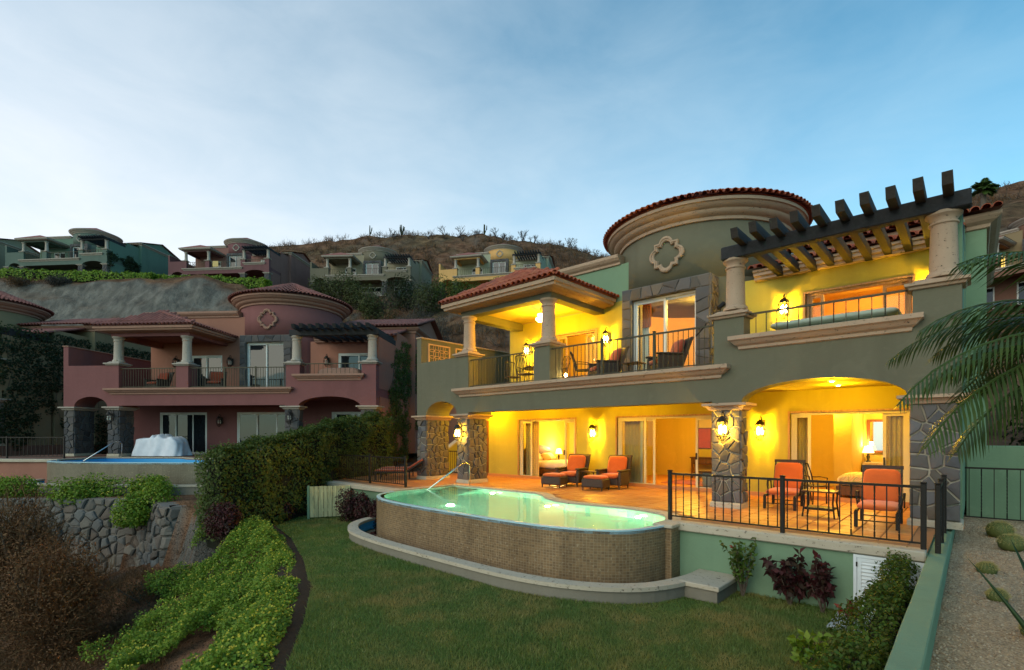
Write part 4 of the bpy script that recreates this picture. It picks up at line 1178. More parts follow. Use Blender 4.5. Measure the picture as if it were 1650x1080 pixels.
vs = [rw_pt(s, z, -.0) for s in S for z in (-3.8, -.56)] + [rw_pt(s, -.56, -.5) for s in S]
fs = [(2 * i, 2 * i + 2, 2 * i + 3, 2 * i + 1) for i in range(39)] + [(2 * i + 1, 2 * i + 3, 80 + i + 1, 80 + i) for i in range(39)]
core.add(vs, fs).build('mortar_core', 'mortar_dark', rw)
rng = random.Random(77)
for poly in voronoi(5.5, lens[-1], -3.5, -.56, .33, rng, .018, 1.1):
    mb = MB(); stone_into(mb, poly, lambda a, b, d: rw_pt(a, b, d), rng.uniform(.04, .13), .045); mb.build('stone', 'rubble', rw)

# ================================================================== inside the lit villa
def room(u0, u1, v0, v1, z0, z1, wall, floor='paving', ceil='cream_stucco'):
    mb = MB().add([(u0, v0, z0), (u1, v0, z0), (u1, v1, z0), (u0, v1, z0), (u0, v0, z1), (u1, v0, z1), (u1, v1, z1), (u0, v1, z1)],
                  [(3, 7, 6, 2), (0, 4, 7, 3), (1, 2, 6, 5)]); mb.build('room_wall', wall, main_villa)
    MB().box(u0, u1, v0 - .22, v1, z0 - .05, z0 + .004).build('room_floor', floor, main_villa)
    MB().box(u0, u1, v0, v1, z1, z1 + .05).build('room_ceiling', ceil, main_villa)
room(-10.0, -6.3, 3.32, 7.2, 0, 2.75, 'cream_stucco'); room(-6.2, -.8, 3.32, 8.4, 0, 2.75, 'cream_stucco'); room(-.7, 3.58, 3.32, 7.4, 0, 2.75, 'cream_stucco')
room(-9.9, -5.78, 3.32, 6.6, 3.3, 6.2, 'cream_stucco'); room(-.28, 3.58, 3.32, 6.6, 3.3, 5.95, 'orange_plaster')
lin = MB().lathe([(TR - .1, 3.3), (TR - .1, 6.5)], TC, 64, R(-58), R(238)); lin.build('tower_lining', 'orange_plaster', main_villa, smooth=True)
MB().lathe([(0.01, 3.305), (TR - .05, 3.305)], TC, 48).build('tower_floor', 'paving', main_villa)
MB().lathe([(0.01, 6.5), (TR - .05, 6.5)], TC, 48).build('tower_ceiling', 'orange_plaster', main_villa)
# wall screens between rooms
MB().box(.92, 1.36, 5.2, 7.4, 0, 2.75).build('partition', 'cream_stucco', main_villa)          # beside the bathroom
MB().box(-2.15, -1.95, 5.4, 8.4, 0, 2.75).build('partition', 'cream_stucco', main_villa)
for u in (.75, 1.5, 2.3): MB().prism([(3.34, 5.95), (3.34, 5.62), (3.9, 5.72), (4.6, 5.95)], u, u + .14, 'vz').build('corbel', 'pale_wood', main_villa)
# wooden door in the patio wall
dr = MB().box(-11.98, -11.22, 3.03, 3.10, 0, 2.32).build('wooden_door', 'door_wood', main_villa)
for z0, z1 in ((.12, .52), (.60, .82)): MB().bbox(-11.86, -11.34, 3.005, 3.031, z0, z1, .012).build('door_panel', 'door_wood', dr)
MB().prism([(-11.86, .92), (-11.34, .92), (-11.34, 1.95)] + [(-11.6 + .26 * math.cos(t), 1.95 + .2 * math.sin(t)) for t in np.linspace(.2, PI - .2, 8)] + [(-11.86, 1.95)], 3.006, 3.031).build('door_panel', 'door_wood', dr)
MB().cyl((-11.30, 2.97, 1.02), (-11.30, 3.03, 1.02), .03, .03).build('handle', 'iron', dr)
# sliding doors
def lined_opening(u0, u1, z0, z1):
    mb = MB(); mb.box(u0 - .05, u0, 3.07, 3.32, z0, z1 + .05); mb.box(u1, u1 + .05, 3.07, 3.32, z0, z1 + .05); mb.box(u0, u1, 3.072, 3.318, z1, z1 + .05)
    mb.build('opening_trim', 'pale_wood', main_villa)
for a, b, z0, z1 in ((-9.52, -6.78, 0, 2.3), (-5.06, -1.7, 0, 2.3), (.27, 2.85, 0, 2.3), (-7.72, -5.9, 3.3, 5.42), (.64, 2.88, 3.3, 5.45)): lined_opening(a, b, z0, z1)
door_panels(main_villa, -9.5, -6.8, 0.005, 2.3, 3.14, [(-9.44, -8.9), (-7.35, -6.86)], 'glass', 'cream_frame', handle=True)
door_panels(main_villa, -5.04, -1.72, 0.005, 2.3, 3.14, [(-4.98, -4.02), (-4.24, -3.72), (-2.36, -1.78)], 'glass', 'cream_frame', handle=True)
door_panels(main_villa, .29, 2.83, 0.005, 2.3, 3.14, [(.35, .75), (2.3, 2.77)], 'glass', 'cream_frame', handle=True)
door_panels(main_villa, .66, 2.86, 3.305, 5.45, 3.14, [(.72, 1.05), (2.3, 2.8)], 'glass', 'pale_wood')
door_panels(main_villa, -7.70, -5.92, 3.305, 5.42, 3.14, [(-7.64, -7.2), (-6.4, -5.98)], 'glass', 'pale_wood')
# terracotta lattice screens in the side parapet
for k, (v0, v1) in enumerate(((.32, 1.42), (1.72, 2.82))):
    lt = MB(); frame_mb(lt, 0, 1.1, 0, .75, 0, .05, .05); la = lt.build('lattice_screen', 'orange_plaster', main_villa)
    la.matrix_local = Matrix.Translation((-11.795, v1, 4.52)) @ Matrix.Rotation(-PI / 2, 4, 'Z')
    arcs = MB()
    for i in range(4):
        for j in range(3):
            cx_, cz = .175 + i * .25, .125 + j * .25
            arcs.tube([(min(1.07, max(.03, cx_ + .177 * math.cos(a))), .025 + .004 * ((i + j) % 2), min(.72, max(.03, cz + .177 * math.sin(a)))) for a in np.linspace(0, 2 * PI, 21)], .012, 5)
    arcs.build('lattice_ring', 'orange_plaster', la)['kind'] = 'stuff'

# ------------------------------------------------------------------ lamps
WARM = (1.0, 0.545, 0.012)
def lantern(label, fr, u, v, z, power=34, rot=0.0, lit=True, group='wall lanterns'):
    """wrought-iron wall lantern; local -y points out of the wall"""
    t = thing('wall_lantern', label, 'lamp', fr, u, v, z, rot, group)
    t.scale = (1.45, 1.25, 1.45)
    MB().bbox(-.045, .045, -.02, 0, -.10, .16, .006).build('backplate', 'iron', t)
    MB().tube([(0, -.02, .06), (0, -.06, .20), (0, -.13, .27), (0, -.19, .24), (0, -.19, .17)], .010, 6).build('arm', 'iron', t, smooth=True)
    MB().lathe([(.012, .20), (.05, .17), (.085, .12), (.09, .10)], (0, -.19), 10).build('cap', 'iron', t)
    cg = MB()
    for k in range(8):
        a = 2 * PI * k / 8
        cg.tube([(.085 * math.cos(a), -.19 + .085 * math.sin(a), .11), (.105 * math.cos(a), -.19 + .105 * math.sin(a), .0), (.075 * math.cos(a), -.19 + .075 * math.sin(a), -.13), (.02 * math.cos(a), -.19 + .02 * math.sin(a), -.20)], .0065, 4)
    for r, zz in ((.105, 0.0), (.078, -.13)): cg.tube([(r * math.cos(a), -.19 + r * math.sin(a), zz) for a in np.linspace(0, 2 * PI, 13)], .007, 4)
    cg.build('cage', 'iron', t)
    for k in range(3):
        a = 2 * PI * k / 3 + .5; MB().lathe([(.004, -.09), (.02, -.06), (.024, -.02), (.014, .03), (.002, .06)], (.045 * math.cos(a), -.19 + .045 * math.sin(a)), 8).build('bulb', 'bulb' if lit else 'white_linen', t, smooth=True)
    if lit: add_light(t, (0, -.19, -.02), power, WARM, .035)
    return t
lantern('lit wall lantern between the bedroom window and the living room door', MAIN, -5.88, 3.06, 1.80, 44)
lantern('lit wall lantern on the patio wall right of the thick stone pillar', MAIN, -.42, 3.06, 1.84, 44)
lantern('lit wall lantern on the front of the thick stone pillar', MAIN, -.34, -.01, 1.86, 26)
lantern('lit wall lantern on the stone pillar right of the small arch', MAIN, -9.45, -.01, 1.80, 26)
lantern('lit wall lantern upstairs left, behind the balcony dining table', MAIN, -8.9, 3.06, 5.0, 42)
lantern('lit wall lantern upstairs beside the stone door surround', MAIN, -5.35, 3.06, 5.0, 42)
lantern('lit wall lantern under the pergola left of the bedroom opening', MAIN, .18, 3.06, 5.1, 44)
lantern('lit wall lantern under the pergola at the right end, half hidden', MAIN, 3.25, 3.06, 5.1, 36)
for lb, fr, u, v, z in (('unlit lantern on the left stone pillar of the maroon villa', PINK, -9.45, -.01, 1.9), ('unlit lantern on the middle stone pillar of the maroon villa', PINK, -.34, -.01, 1.9),
                        ('unlit lantern upstairs left of the maroon villa balcony door', PINK, -8.4, 3.06, 5.0), ('unlit lantern upstairs beside the stone surround of the maroon villa', PINK, -5.3, 3.06, 5.0),
                        ('unlit lantern under the dark pergola of the maroon villa', PINK, .1, 3.06, 5.0), ('unlit lantern on the ground floor wall of the maroon villa', PINK, -5.9, 3.06, 1.8)):
    o = lantern(lb, fr, u, v, z, lit=False, group='unlit wall lanterns')
def ceiling_lamp(label, u, v, z, power, r=.12, color=WARM, name='ceiling_lamp'):
    t = thing(name, label, 'lamp', MAIN, u, v, z)
    MB().lathe([(r + .03, 0), (r + .03, -.02), (r, -.035)], (0, 0), 20).build('trim', 'cream_frame', t)
    MB().lathe([(.005, -.045), (r * .6, -.042), (r, -.03)], (0, 0), 20).build('diffuser', 'bulb', t)
    add_light(t, (0, 0, -.12), power, color, .08); return t
ceiling_lamp('recessed downlight in the soffit of the wide arch', 1.75, .24, 2.86, 16, .05)
ceiling_lamp('added fill light over the loungers by the pool', -4.2, 1.7, 2.9, 17, .05)  # added fixture, fills the patio round the club chairs with light
ceiling_lamp('added fill light over the pool steps', -8.0, 1.7, 2.9, 26, .05)  # added fixture, brightens the patio and pillar sides by the steps
ceiling_lamp('added fill light over the right terrace recliners', 1.6, 1.8, 2.9, 17, .05)  # added fixture, fill light for the right terrace
ceiling_lamp('added fill light in the passage behind the small arch', -10.8, 2.2, 2.9, 44, .05)  # added fixture, makes the arch vault and pillar sides glow
ceiling_lamp('ceiling lamp of the ground floor bedroom', -8.0, 5.2, 2.75, 60, .2, (1, .58, .06))
ceiling_lamp('ceiling lamp of the living room', -3.4, 5.4, 2.75, 60, .2, (1, .56, .045))
ceiling_lamp('ceiling lamp of the right bedroom', .9, 5.0, 2.75, 42, .15, (1, .56, .045))
ceiling_lamp('bright bathroom ceiling lamp behind the right bedroom', 2.2, 6.2, 2.75, 30, .12, (1, .64, .12))
ceiling_lamp('ceiling lamp of the room behind the balcony dining table', -7.0, 4.8, 6.2, 60, .2, (1, .58, .06))
ceiling_lamp('ceiling lamp of the bedroom under the pergola', 1.7, 4.9, 5.95, 40, .14, (1, .5, .08))
# chandelier in the tower room
ch = thing('chandelier', 'glowing round chandelier inside the tower room', 'lamp', MAIN, -2.45, 4.4, 6.1)
MB().cyl((0, 0, .1), (0, 0, .4), .012, .012, 6).build('rod', 'iron', ch)
MB().lathe([(.01, -.14), (.12, -.1), (.18, 0), (.12, .09), (.01, .12)], (0, 0), 16).build('globe', 'bulb_soft', ch, smooth=True)
add_light(ch, (0, 0, -.25), 130, (1, .55, .09), .1)
# pendant of the pavilion
pd = thing('pendant_lamp', 'glass pendant lamp hanging from the pavilion ceiling', 'lamp', MAIN, -7.15, 1.55, 6.12)
MB().cyl((0, 0, -.2), (0, 0, 0), .01, .01, 6).build('rod', 'iron', pd)
MB().lathe([(.01, -.20), (.10, -.22), (.12, -.26), (.06, -.29)], (0, 0), 16).build('upper_glass', 'bulb_soft', pd, smooth=True)
MB().lathe([(.06, -.31), (.16, -.36), (.17, -.42), (.10, -.49), (.01, -.51)], (0, 0), 16).build('globe', 'bulb_soft', pd, smooth=True)
add_light(pd, (0, 0, -.62), 60, WARM, .1)
# small lamp at the foot of the balcony pedestal
sl_ = thing('step_lamp', 'small glaring lamp at the foot of the balcony pedestal', 'lamp', MAIN, -5.35, .55, 3.34)
MB().lathe([(.05, 0), (.05, .02), (.015, .04), (.012, .16)], (0, 0), 10).build('stand', 'iron', sl_)
MB().lathe([(.01, .15), (.04, .18), (.045, .22), (.01, .27)], (0, 0), 10).build('bulb', 'bulb', sl_, smooth=True)
add_light(sl_, (0, 0, .22), 9, (1, .5, .1), .04)
# spotlight on the pergola pedestal
sp_o = thing('spotlight', 'small black garden spotlight on the pergola pedestal', 'lamp', MAIN, -.52, .15, 4.6)
MB().cyl((0, 0, 0), (0, 0, .12), .014, .014, 8).build('stem', 'iron', sp_o)
MB().cyl((-.03, -.06, .12), (.07, .05, .24), .05, .06, 12).build('head', 'iron', sp_o)

# ------------------------------------------------------------------ furniture
def cushion(mb, c, s, rot=(0, 0, 0), e=.35, n=14, m=9, tuft=None):
    """soft rounded block centred at c with full size s"""
    rm = Matrix.Rotation(rot[2], 4, 'Z') @ Matrix.Rotation(rot[1], 4, 'Y') @ Matrix.Rotation(rot[0], 4, 'X')
    def sg(x, p): return math.copysign(abs(x) ** p, x)
    vs, fs = [], []
    for j in range(m + 1):
        ph = -PI / 2 + PI * j / m
        for i in range(n):
            th = 2 * PI * i / n
            p = Vector((sg(math.cos(ph), e * 1.6) * sg(math.cos(th), e) * s[0] / 2, sg(math.cos(ph), e * 1.6) * sg(math.sin(th), e) * s[1] / 2, sg(math.sin(ph), .8) * s[2] / 2))
            if tuft:
                for tx, ty in tuft:
                    d2 = (p.x / s[0] - tx) ** 2 + (p.y / s[1] - ty) ** 2; p.z *= 1 - .5 * math.exp(-d2 / .008)
            p = rm @ p; vs.append((p.x + c[0], p.y + c[1], p.z + c[2]))
    for j in range(m):
        for i in range(n): fs.append((j * n + i, j * n + (i + 1) % n, j * n + n + (i + 1) % n, j * n + n + i))
    return mb.add(vs, fs)
TUFT = [(-.22, .1), (.22, .1), (0, -.15), (-.3, -.25), (.3, -.25)]
def club_chair(label, fr, u, v, z, rot, fabric='orange_cushion', group=None):
    t = thing('club_chair', label, 'chair', fr, u, v, z, rot, group)
    for sx in (-1, 1):
        a = MB().bbox(sx * .38 - .05, sx * .38 + .05, -.36, .34, .12, .56, .03); a.bbox(sx * .38 - .07, sx * .38 + .07, -.40, .34, .56, .61, .02)
        a.build('armrest', 'wicker', t)
        for y in (-.33, .33): MB().cyl((sx * .37, y, 0), (sx * .36, y, .13), .02, .03, 8).build('leg', 'wicker', t)
    MB().bbox(-.33, .33, -.36, .34, .12, .32, .02).build('seat_frame', 'wicker', t)
    b = MB().prism([(.26, .2), (.34, .2), (.62, .98), (.67, 1.03), (.60, 1.05), (.53, .98)], -.40, .40, 'vz')
    b.build('backrest', 'wicker', t)
    cushion(MB(), (0, -.04, .40), (.64, .72, .17)).build('seat_cushion', fabric, t, smooth=True)
    cushion(MB(), (0, .33, .72), (.66, .62, .19), (R(70), 0, 0), tuft=TUFT).build('back_cushion', fabric, t, smooth=True)
    return t
def ottoman(label, fr, u, v, z, rot, fabric='orange_cushion'):
    t = thing('ottoman', label, 'ottoman', fr, u, v, z, rot, 'wicker ottomans by the pool')
    MB().bbox(-.36, .36, -.28, .28, .10, .36, .03).build('base', 'wicker', t)
    for x in (-.32, .32):
        for y in (-.24, .24): MB().cyl((x, y, 0), (x, y, .11), .018, .024, 8).build('foot', 'wicker', t)
    cushion(MB(), (0, 0, .40), (.68, .54, .13)).build('cushion', fabric, t, smooth=True)
    return t
def side_table(label, fr, u, v, z, rot, w=.5, d=.45, h=.52, top='brown_wood', group=None, mat='iron'):
    t = thing('side_table', label, 'table', fr, u, v, z, rot, group)
    MB().bbox(-w / 2, w / 2, -d / 2, d / 2, h - .03, h, .01).build('table_top', top, t)
    MB().bbox(-w / 2 + .05, w / 2 - .05, -d / 2 + .05, d / 2 - .05, .15, .20, .01).build('shelf', mat, t)
    for x in (-1, 1):
        for y in (-1, 1): MB().tube([(x * (w / 2 - .04), y * (d / 2 - .04), h - .03), (x * (w / 2 - .055), y * (d / 2 - .055), .3), (x * (w / 2 - .02), y * (d / 2 - .02), .0)], .018, 6).build('leg', mat, t)
    return t
def recliner(label, u, v, rot):
    t = thing('recliner', label, 'chair', MAIN, u, v, 0, rot, 'orange recliners on the right terrace')
    for sx in (-1, 1):
        MB().obox((sx * .31, -.62, .30), (sx * .31, .42, .30), .035, .05).build('side_rail', 'iron', t)
        for y in (-.58, .36): MB().bbox(sx * .31 - .03, sx * .31 + .03, y - .03, y + .03, 0, .30, .006).build('leg', 'iron', t)
        MB().tube([(sx * .36, .42, .30), (sx * .37, .38, .58), (sx * .37, .02, .60), (sx * .36, -.06, .52), (sx * .33, -.06, .30)], .018, 6).build('armrest', 'iron', t)
        MB().obox((sx * .31, .38, .28), (sx * .31, .68, 1.06), .035, .04).build('back_rail', 'iron', t)
    for y in (-.5, .3): MB().obox((-.31, y, .12), (.31, y, .12), .022, .022).build('stretcher', 'iron', t)
    bk = MB().obox((-.34, .69, 1.06), (.34, .69, 1.06), .05, .07); bk.build('top_rail', 'wicker', t)
    cushion(MB(), (0, -.14, .38), (.64, 1.0, .13)).build('seat_cushion', 'orange_cushion', t, smooth=True)
    cushion(MB(), (0, .48, .70), (.62, .70, .13), (R(69), 0, 0), tuft=[(-.2, 0), (.2, 0), (0, .0)]).build('back_cushion', 'orange_cushion', t, smooth=True)
    return t
def iron_chair(label, fr, u, v, z, rot, group=None, tall=1.0):
    t = thing('iron_chair', label, 'chair', fr, u, v, z, rot, group)
    for sx in (-1, 1):
        MB().tube([(sx * .22, -.22, 0), (sx * .23, -.20, .24), (sx * .22, -.22, .44)], .016, 6).build('leg', 'iron', t)
        MB().tube([(sx * .23, .24, 0), (sx * .22, .20, .44), (sx * .22, .27, .75), (sx * .20, .36, tall)], .016, 6).build('back_leg', 'iron', t)
        MB().tube([(sx * .22, .26, .68), (sx * .27, .05, .68), (sx * .26, -.2, .64), (sx * .22, -.2, .44)], .013, 6).build('armrest', 'iron', t)
    MB().bbox(-.24, .24, -.24, .22, .42, .455, .01).build('seat', 'wicker', t)
    MB().tube([(-.20, .36, tall), (0, .385, tall + .05), (.20, .36, tall)], .016, 6).build('top_rail', 'iron', t)
    for k in range(5): MB().tube([(-.14 + .07 * k, .22, .48), (-.13 + .065 * k, .28, .75), (-.13 + .065 * k, .37, tall + .02)], .009, 5).build('back_bar', 'iron', t)
    return t
club_chair('wicker club chair with orange cushions, nearer the bedroom window', MAIN, -6.12, 1.95, 0, R(8), group='club chairs by the pool')
ottoman('wicker ottoman with orange cushion before the left club chair by the pool', MAIN, -6.22, 1.12, 0, R(8))
club_chair('wicker club chair with orange cushions, nearer the living room door', MAIN, -4.62, 2.1, 0, R(6), group='club chairs by the pool')
ottoman('wicker ottoman with orange cushion before the right club chair by the pool', MAIN, -4.72, 1.26, 0, R(6))
side_table('low dark side table between the two club chairs by the pool', MAIN, -5.38, 2.0, 0, 0)
recliner('orange cushioned recliner on the right terrace, left of the side table', .62, 1.15, R(4))
recliner('orange cushioned recliner on the right terrace, right of the side table', 2.62, -.28, R(2))
side_table('dark iron side table with curved legs between the orange recliners', MAIN, 1.58, .05, 0, 0, .62, .5, .55)
iron_chair('dark chair with slatted back behind the left orange recliner', MAIN, .95, 2.35, 0, R(150))
# balcony
club_chair('rust cushioned club chair on the balcony left of the tower door', MAIN, -4.35, 1.15, 3.31, R(-38), 'rust_cushion', 'club chairs on the balcony')
club_chair('rust cushioned club chair on the balcony right before the tower door', MAIN, -2.35, 1.05, 3.31, R(-42), 'rust_cushion', 'club chairs on the balcony')
side_table('dark side table between the two rust chairs on the balcony', MAIN, -3.4, 1.2, 3.31, 0, .6, .5, .5)
iron_chair('dark iron rocking chair on the balcony right of the pedestal', MAIN, -5.2, 1.25, 3.31, R(115))
tb = thing('dining_table', 'dark dining table on the balcony under the pavilion', 'table', MAIN, -7.3, 1.65, 3.31)
MB().lathe([(.55, .70), (.56, .72), (.55, .74)], (0, 0), 24).build('table_top', 'iron', tb)
for k in range(4): MB().tube([(.1 * math.cos(k * PI / 2), .1 * math.sin(k * PI / 2), .70), (.12 * math.cos(k * PI / 2), .12 * math.sin(k * PI / 2), .35), (.36 * math.cos(k * PI / 2), .36 * math.sin(k * PI / 2), 0)], .018, 6).build('leg', 'iron', tb)
for lb, u, v, r_ in (('leftmost dark iron chair at the balcony dining table', -8.15, 1.2, 60), ('dark iron chair before the balcony dining table', -7.2, .85, -175), ('dark iron chair behind the balcony dining table', -7.4, 2.45, 5), ('dark iron chair right of the balcony dining table', -6.5, 1.7, -85)):
    iron_chair(lb, MAIN, u, v, 3.31, R(r_), 'balcony dining chairs')
# hot tub with cover
ht = thing('hot_tub', 'hot tub with pale green cover under the pergola', 'hot tub', MAIN, 1.62, 1.55, 3.31)
cushion(MB(), (0, 0, .45), (2.3, 1.7, .9), e=.12, n=40).build('shell', 'tub_cover', ht, smooth=True)
cushion(MB(), (0, 0, .95), (2.42, 1.8, .16), e=.12, n=40).build('cover', 'tub_cover', ht, smooth=True)
# loungers on the left terrace
def lounger(label, u, v, rot):
    t = thing('sun_lounger', label, 'sun lounger', MAIN, u, v, 0, rot, 'sun loungers on the left terrace')
    for sx in (-1, 1):
        MB().obox((sx * .3, -.95, .30), (sx * .3, .3, .30), .03, .05).build('side_rail', 'iron', t); MB().obox((sx * .3, .3, .30), (sx * .3, .95, .72), .03, .05).build('back_rail', 'iron', t)
        for y in (-.85, .3): MB().box(sx * .3 - .02, sx * .3 + .02, y - .02, y + .02, 0, .3).build('leg', 'iron', t)
        MB().tube([(sx * .33, -.1, .3), (sx * .34, -.08, .52), (sx * .34, .4, .54), (sx * .33, .45, .4)], .014, 5).build('armrest', 'iron', t)
    cushion(MB(), (0, -.32, .36), (.58, 1.25, .10)).build('seat_cushion', 'rust_cushion', t, smooth=True)
    cushion(MB(), (0, .60, .57), (.58, .78, .10), (R(33), 0, 0)).build('back_cushion', 'rust_cushion', t, smooth=True)
lounger('sun lounger with rust cushion on the left terrace, nearer the stone pillar', -12.35, -.6, R(-52)); lounger('sun lounger with rust cushion on the left terrace, farther from the pillar', -13.4, .35, R(-52))

# ------------------------------------------------------------------ things inside the rooms
def curtain(label, u0, u1, v, z0, z1, mat, folds=7):
    n = folds * 6; vs, fs = [], []
    for i in range(n + 1):
        u = u0 + (u1 - u0) * i / n; d = .035 * math.sin(i / n * folds * 2 * PI)
        vs += [(u, v + d, z0), (u, v + d * .7, z1), (u, v + d + .012, z0), (u, v + d * .7 + .012, z1)]
    for i in range(n): fs += [(i * 4, i * 4 + 4, i * 4 + 5, i * 4 + 1), (i * 4 + 2, i * 4 + 3, i * 4 + 7, i * 4 + 6)]
    o = tag(MB().add(vs, fs).build('curtain', mat, None, smooth=True), label, 'curtain', 'curtains'); o.location = MAIN.w(0, 0); o.rotation_euler = (0, 0, MAIN.th)
curtain('gold curtain at the left side of the ground floor bedroom window', -9.42, -8.75, 3.42, .02, 2.4, 'curtain_gold', 6)
curtain('gold curtain behind the left glass panel of the living room', -4.95, -4.3, 3.42, .02, 2.4, 'curtain_gold', 6)
curtain('gold curtain at the left side of the right bedroom opening', .36, .62, 3.42, .02, 2.4, 'curtain_gold', 3)
curtain('gold curtain at the right side of the right bedroom opening', 2.35, 2.75, 3.42, .02, 2.4, 'curtain_gold', 4)
curtain('short orange curtain behind the left pane of the tower door', -4.05, -3.75, 3.0, 5.2, 5.95, 'curtain_orange', 3)
curtain('pale curtain at the left side of the tower room', -4.1, -3.85, 3.08, 3.32, 5.9, 'white_linen', 3)
def bed(label, u, v, rot, L=2.0, W=1.6, cover='patterned_cover'):
    t = thing('bed', label, 'bed', MAIN, u, v, 0.005, rot)
    MB().bbox(-W / 2, W / 2, -L / 2, L / 2, .08, .34, .02).build('base', 'brown_wood', t)
    cushion(MB(), (0, 0, .48), (W, L, .32), e=.2, n=24).build('mattress', 'white_linen', t, smooth=True)
    cushion(MB(), (0, -L * .15, .50), (W + .06, L * .66, .34), e=.22, n=24).build('bedspread', cover, t, smooth=True)
    h = MB().prism([(-W / 2 - .05, 0), (W / 2 + .05, 0), (W / 2 + .05, 1.05)] + [((W / 2 + .05) * math.cos(a), 1.05 + .22 * math.sin(a)) for a in np.linspace(.15, PI - .15, 9)] + [(-W / 2 - .05, 1.05)], L / 2, L / 2 + .07)
    h.build('headboard', 'brown_wood', t)
    for x in (-.4, .4):
        cushion(MB(), (x, L * .38, .78), (.68, .42, .2), (R(35), 0, 0)).build('pillow', 'white_linen', t, smooth=True)
    cushion(MB(), (0, L * .30, .76), (.55, .34, .16), (R(45), 0, 0)).build('throw_pillow', 'pillow_tan', t, smooth=True)
    for x in (-1, 1):
        for y in (-1, 1): MB().box(x * (W / 2 - .1) - .03, x * (W / 2 - .1) + .03, y * (L / 2 - .1) - .03, y * (L / 2 - .1) + .03, 0, .08).build('leg', 'brown_wood', t)
    return t
bed('bed with pale cover and pillows inside the ground floor bedroom', -8.85, 4.75, R(90), cover='white_linen')
bed('bed with orange patterned cover inside the right bedroom', 2.15, 4.5, R(-90), 1.9, 1.3)
def table_lamp(label, u, v, z, p):
    t = thing('table_lamp', label, 'lamp', MAIN, u, v, z)
    MB().lathe([(.07, 0), (.07, .02), (.03, .05), (.05, .16), (.02, .26), (.012, .32)], (0, 0), 14).build('base', 'ceramic_dark', t, smooth=True)
    MB().lathe([(.16, .28), (.10, .50)], (0, 0), 18).build('lamp_shade', 'shade_glow', t, smooth=True)
    MB().lathe([(.01, .32), (.03, .35), (.01, .42)], (0, 0), 8).build('bulb', 'bulb', t)
    add_light(t, (0, 0, .56), p, (1, .62, .18), .06)
side_table('bedside table inside the ground floor bedroom', MAIN, -9.6, 5.85, .005, 0, .5, .45, .6, mat='brown_wood')
table_lamp('lit table lamp on the bedside table of the ground floor bedroom', -9.6, 5.85, .605, 22)
table_lamp('lit lamp on the bathroom vanity', 1.52, 7.05, .87, 9)
def picture(label, u, v, z, w, h, mat, rot=0.0):
    t = thing('picture', label, 'picture', MAIN, u, v, z, rot)
    f = MB(); frame_mb(f, -w / 2, w / 2, 0, h, -.03, .035, .03); f.build('frame', 'brown_wood', t); MB().box(-w / 2 + .035, w / 2 - .035, -.015, -.005, .03, h - .035).build('canvas', mat, t)
picture('dark red picture on the living room back wall', -4.15, 8.39, 1.15, .6, .85, 'red_art'); picture('orange picture on the partition at the right of the living room', -1.7, 5.38, 1.2, .45, .8, 'orange_art')
picture('red picture in the room behind the balcony', -6.45, 6.58, 4.2, .7, .9, 'red_art')
cs = thing('console_table', 'dark wooden console table at the back of the living room', 'table', MAIN, -3.75, 7.9, .005)
MB().bbox(-.7, .7, -.25, .25, .78, .83, .01).build('table_top', 'brown_wood', cs); MB().bbox(-.66, .66, -.22, .22, .55, .78, .01).build('apron', 'brown_wood', cs)
for x in (-.33, .33): MB().bbox(x - .27, x + .27, -.235, -.22, .6, .74, .008).build('drawer', 'brown_wood', cs)
for x in (-.62, .62):
    for y in (-.18, .18): MB().bbox(x - .035, x + .035, y - .035, y + .035, 0, .55, .006).build('leg', 'brown_wood', cs)
MB().bbox(-.6, .6, -.18, .18, .18, .22, .01).build('shelf', 'brown_wood', cs)
dd = thing('inner_door', 'dark wooden inner door at the back of the living room', 'door', MAIN, -2.75, 8.38, .005)
MB().bbox(-.42, .42, -.06, 0, 0, 2.1, .01).build('door_leaf', 'door_wood', dd); MB().cyl((-.34, -.12, 1.0), (-.34, -.06, 1.0), .025, .025, 8).build('handle', 'iron', dd)
rg = tag(MB().bbox(-1.1, 1.1, -.8, .8, .006, .02, .004).build('rug', 'rust_cushion'), 'dark rug on the living room floor', 'rug'); rg.location = MAIN.w(-3.2, 5.6); rg.rotation_euler = (0, 0, MAIN.th)
st_t = thing('round_table', 'round table with striped blue base inside the living room door', 'table', MAIN, -2.45, 4.6, .005)
MB().lathe([(.22, 0), (.27, .12), (.24, .2), (.28, .32), (.24, .42), (.25, .5)], (0, 0), 20).build('base', 'ceramic_blue', st_t, smooth=True); MB().lathe([(.45, .5), (.46, .52), (.45, .54)], (0, 0), 28).build('table_top', 'brown_wood', st_t)
vz = thing('vase', 'dark vase with white flowers beside the thick stone pillar', 'vase', MAIN, -1.35, 2.7, 0)
MB().lathe([(.12, 0), (.13, .02), (.08, .3), (.10, .55), (.17, .75), (.15, .95), (.10, 1.02)], (0, 0), 18).build('body', 'ceramic_dark', vz, smooth=True)
fm = MB(); rng = random.Random(5)
for k in range(16): cushion(fm, (rng.uniform(-.16, .16), rng.uniform(-.16, .16), 1.08 + rng.uniform(0, .22)), (.1, .1, .08), n=6, m=4, e=.8)
fm.build('flowers', 'white_linen', vz, smooth=True)['kind'] = 'stuff'
vn = thing('vanity', 'bathroom vanity with counter beyond the right bedroom', 'vanity', MAIN, 2.1, 7.05, .005)
MB().bbox(-.7, .7, -.28, .28, .78, .86, .01).build('counter', 'coping_stone', vn); MB().bbox(-.68, .68, -.25, .27, .1, .78, .01).build('cabinet', 'brown_wood', vn)
MB().cyl((0, .15, .86), (0, .15, 1.02), .015, .012, 8).build('tap', 'steel', vn)
mr = thing('mirror', 'wood framed bathroom mirror over the vanity', 'mirror', MAIN, 2.0, 7.38, 1.15)
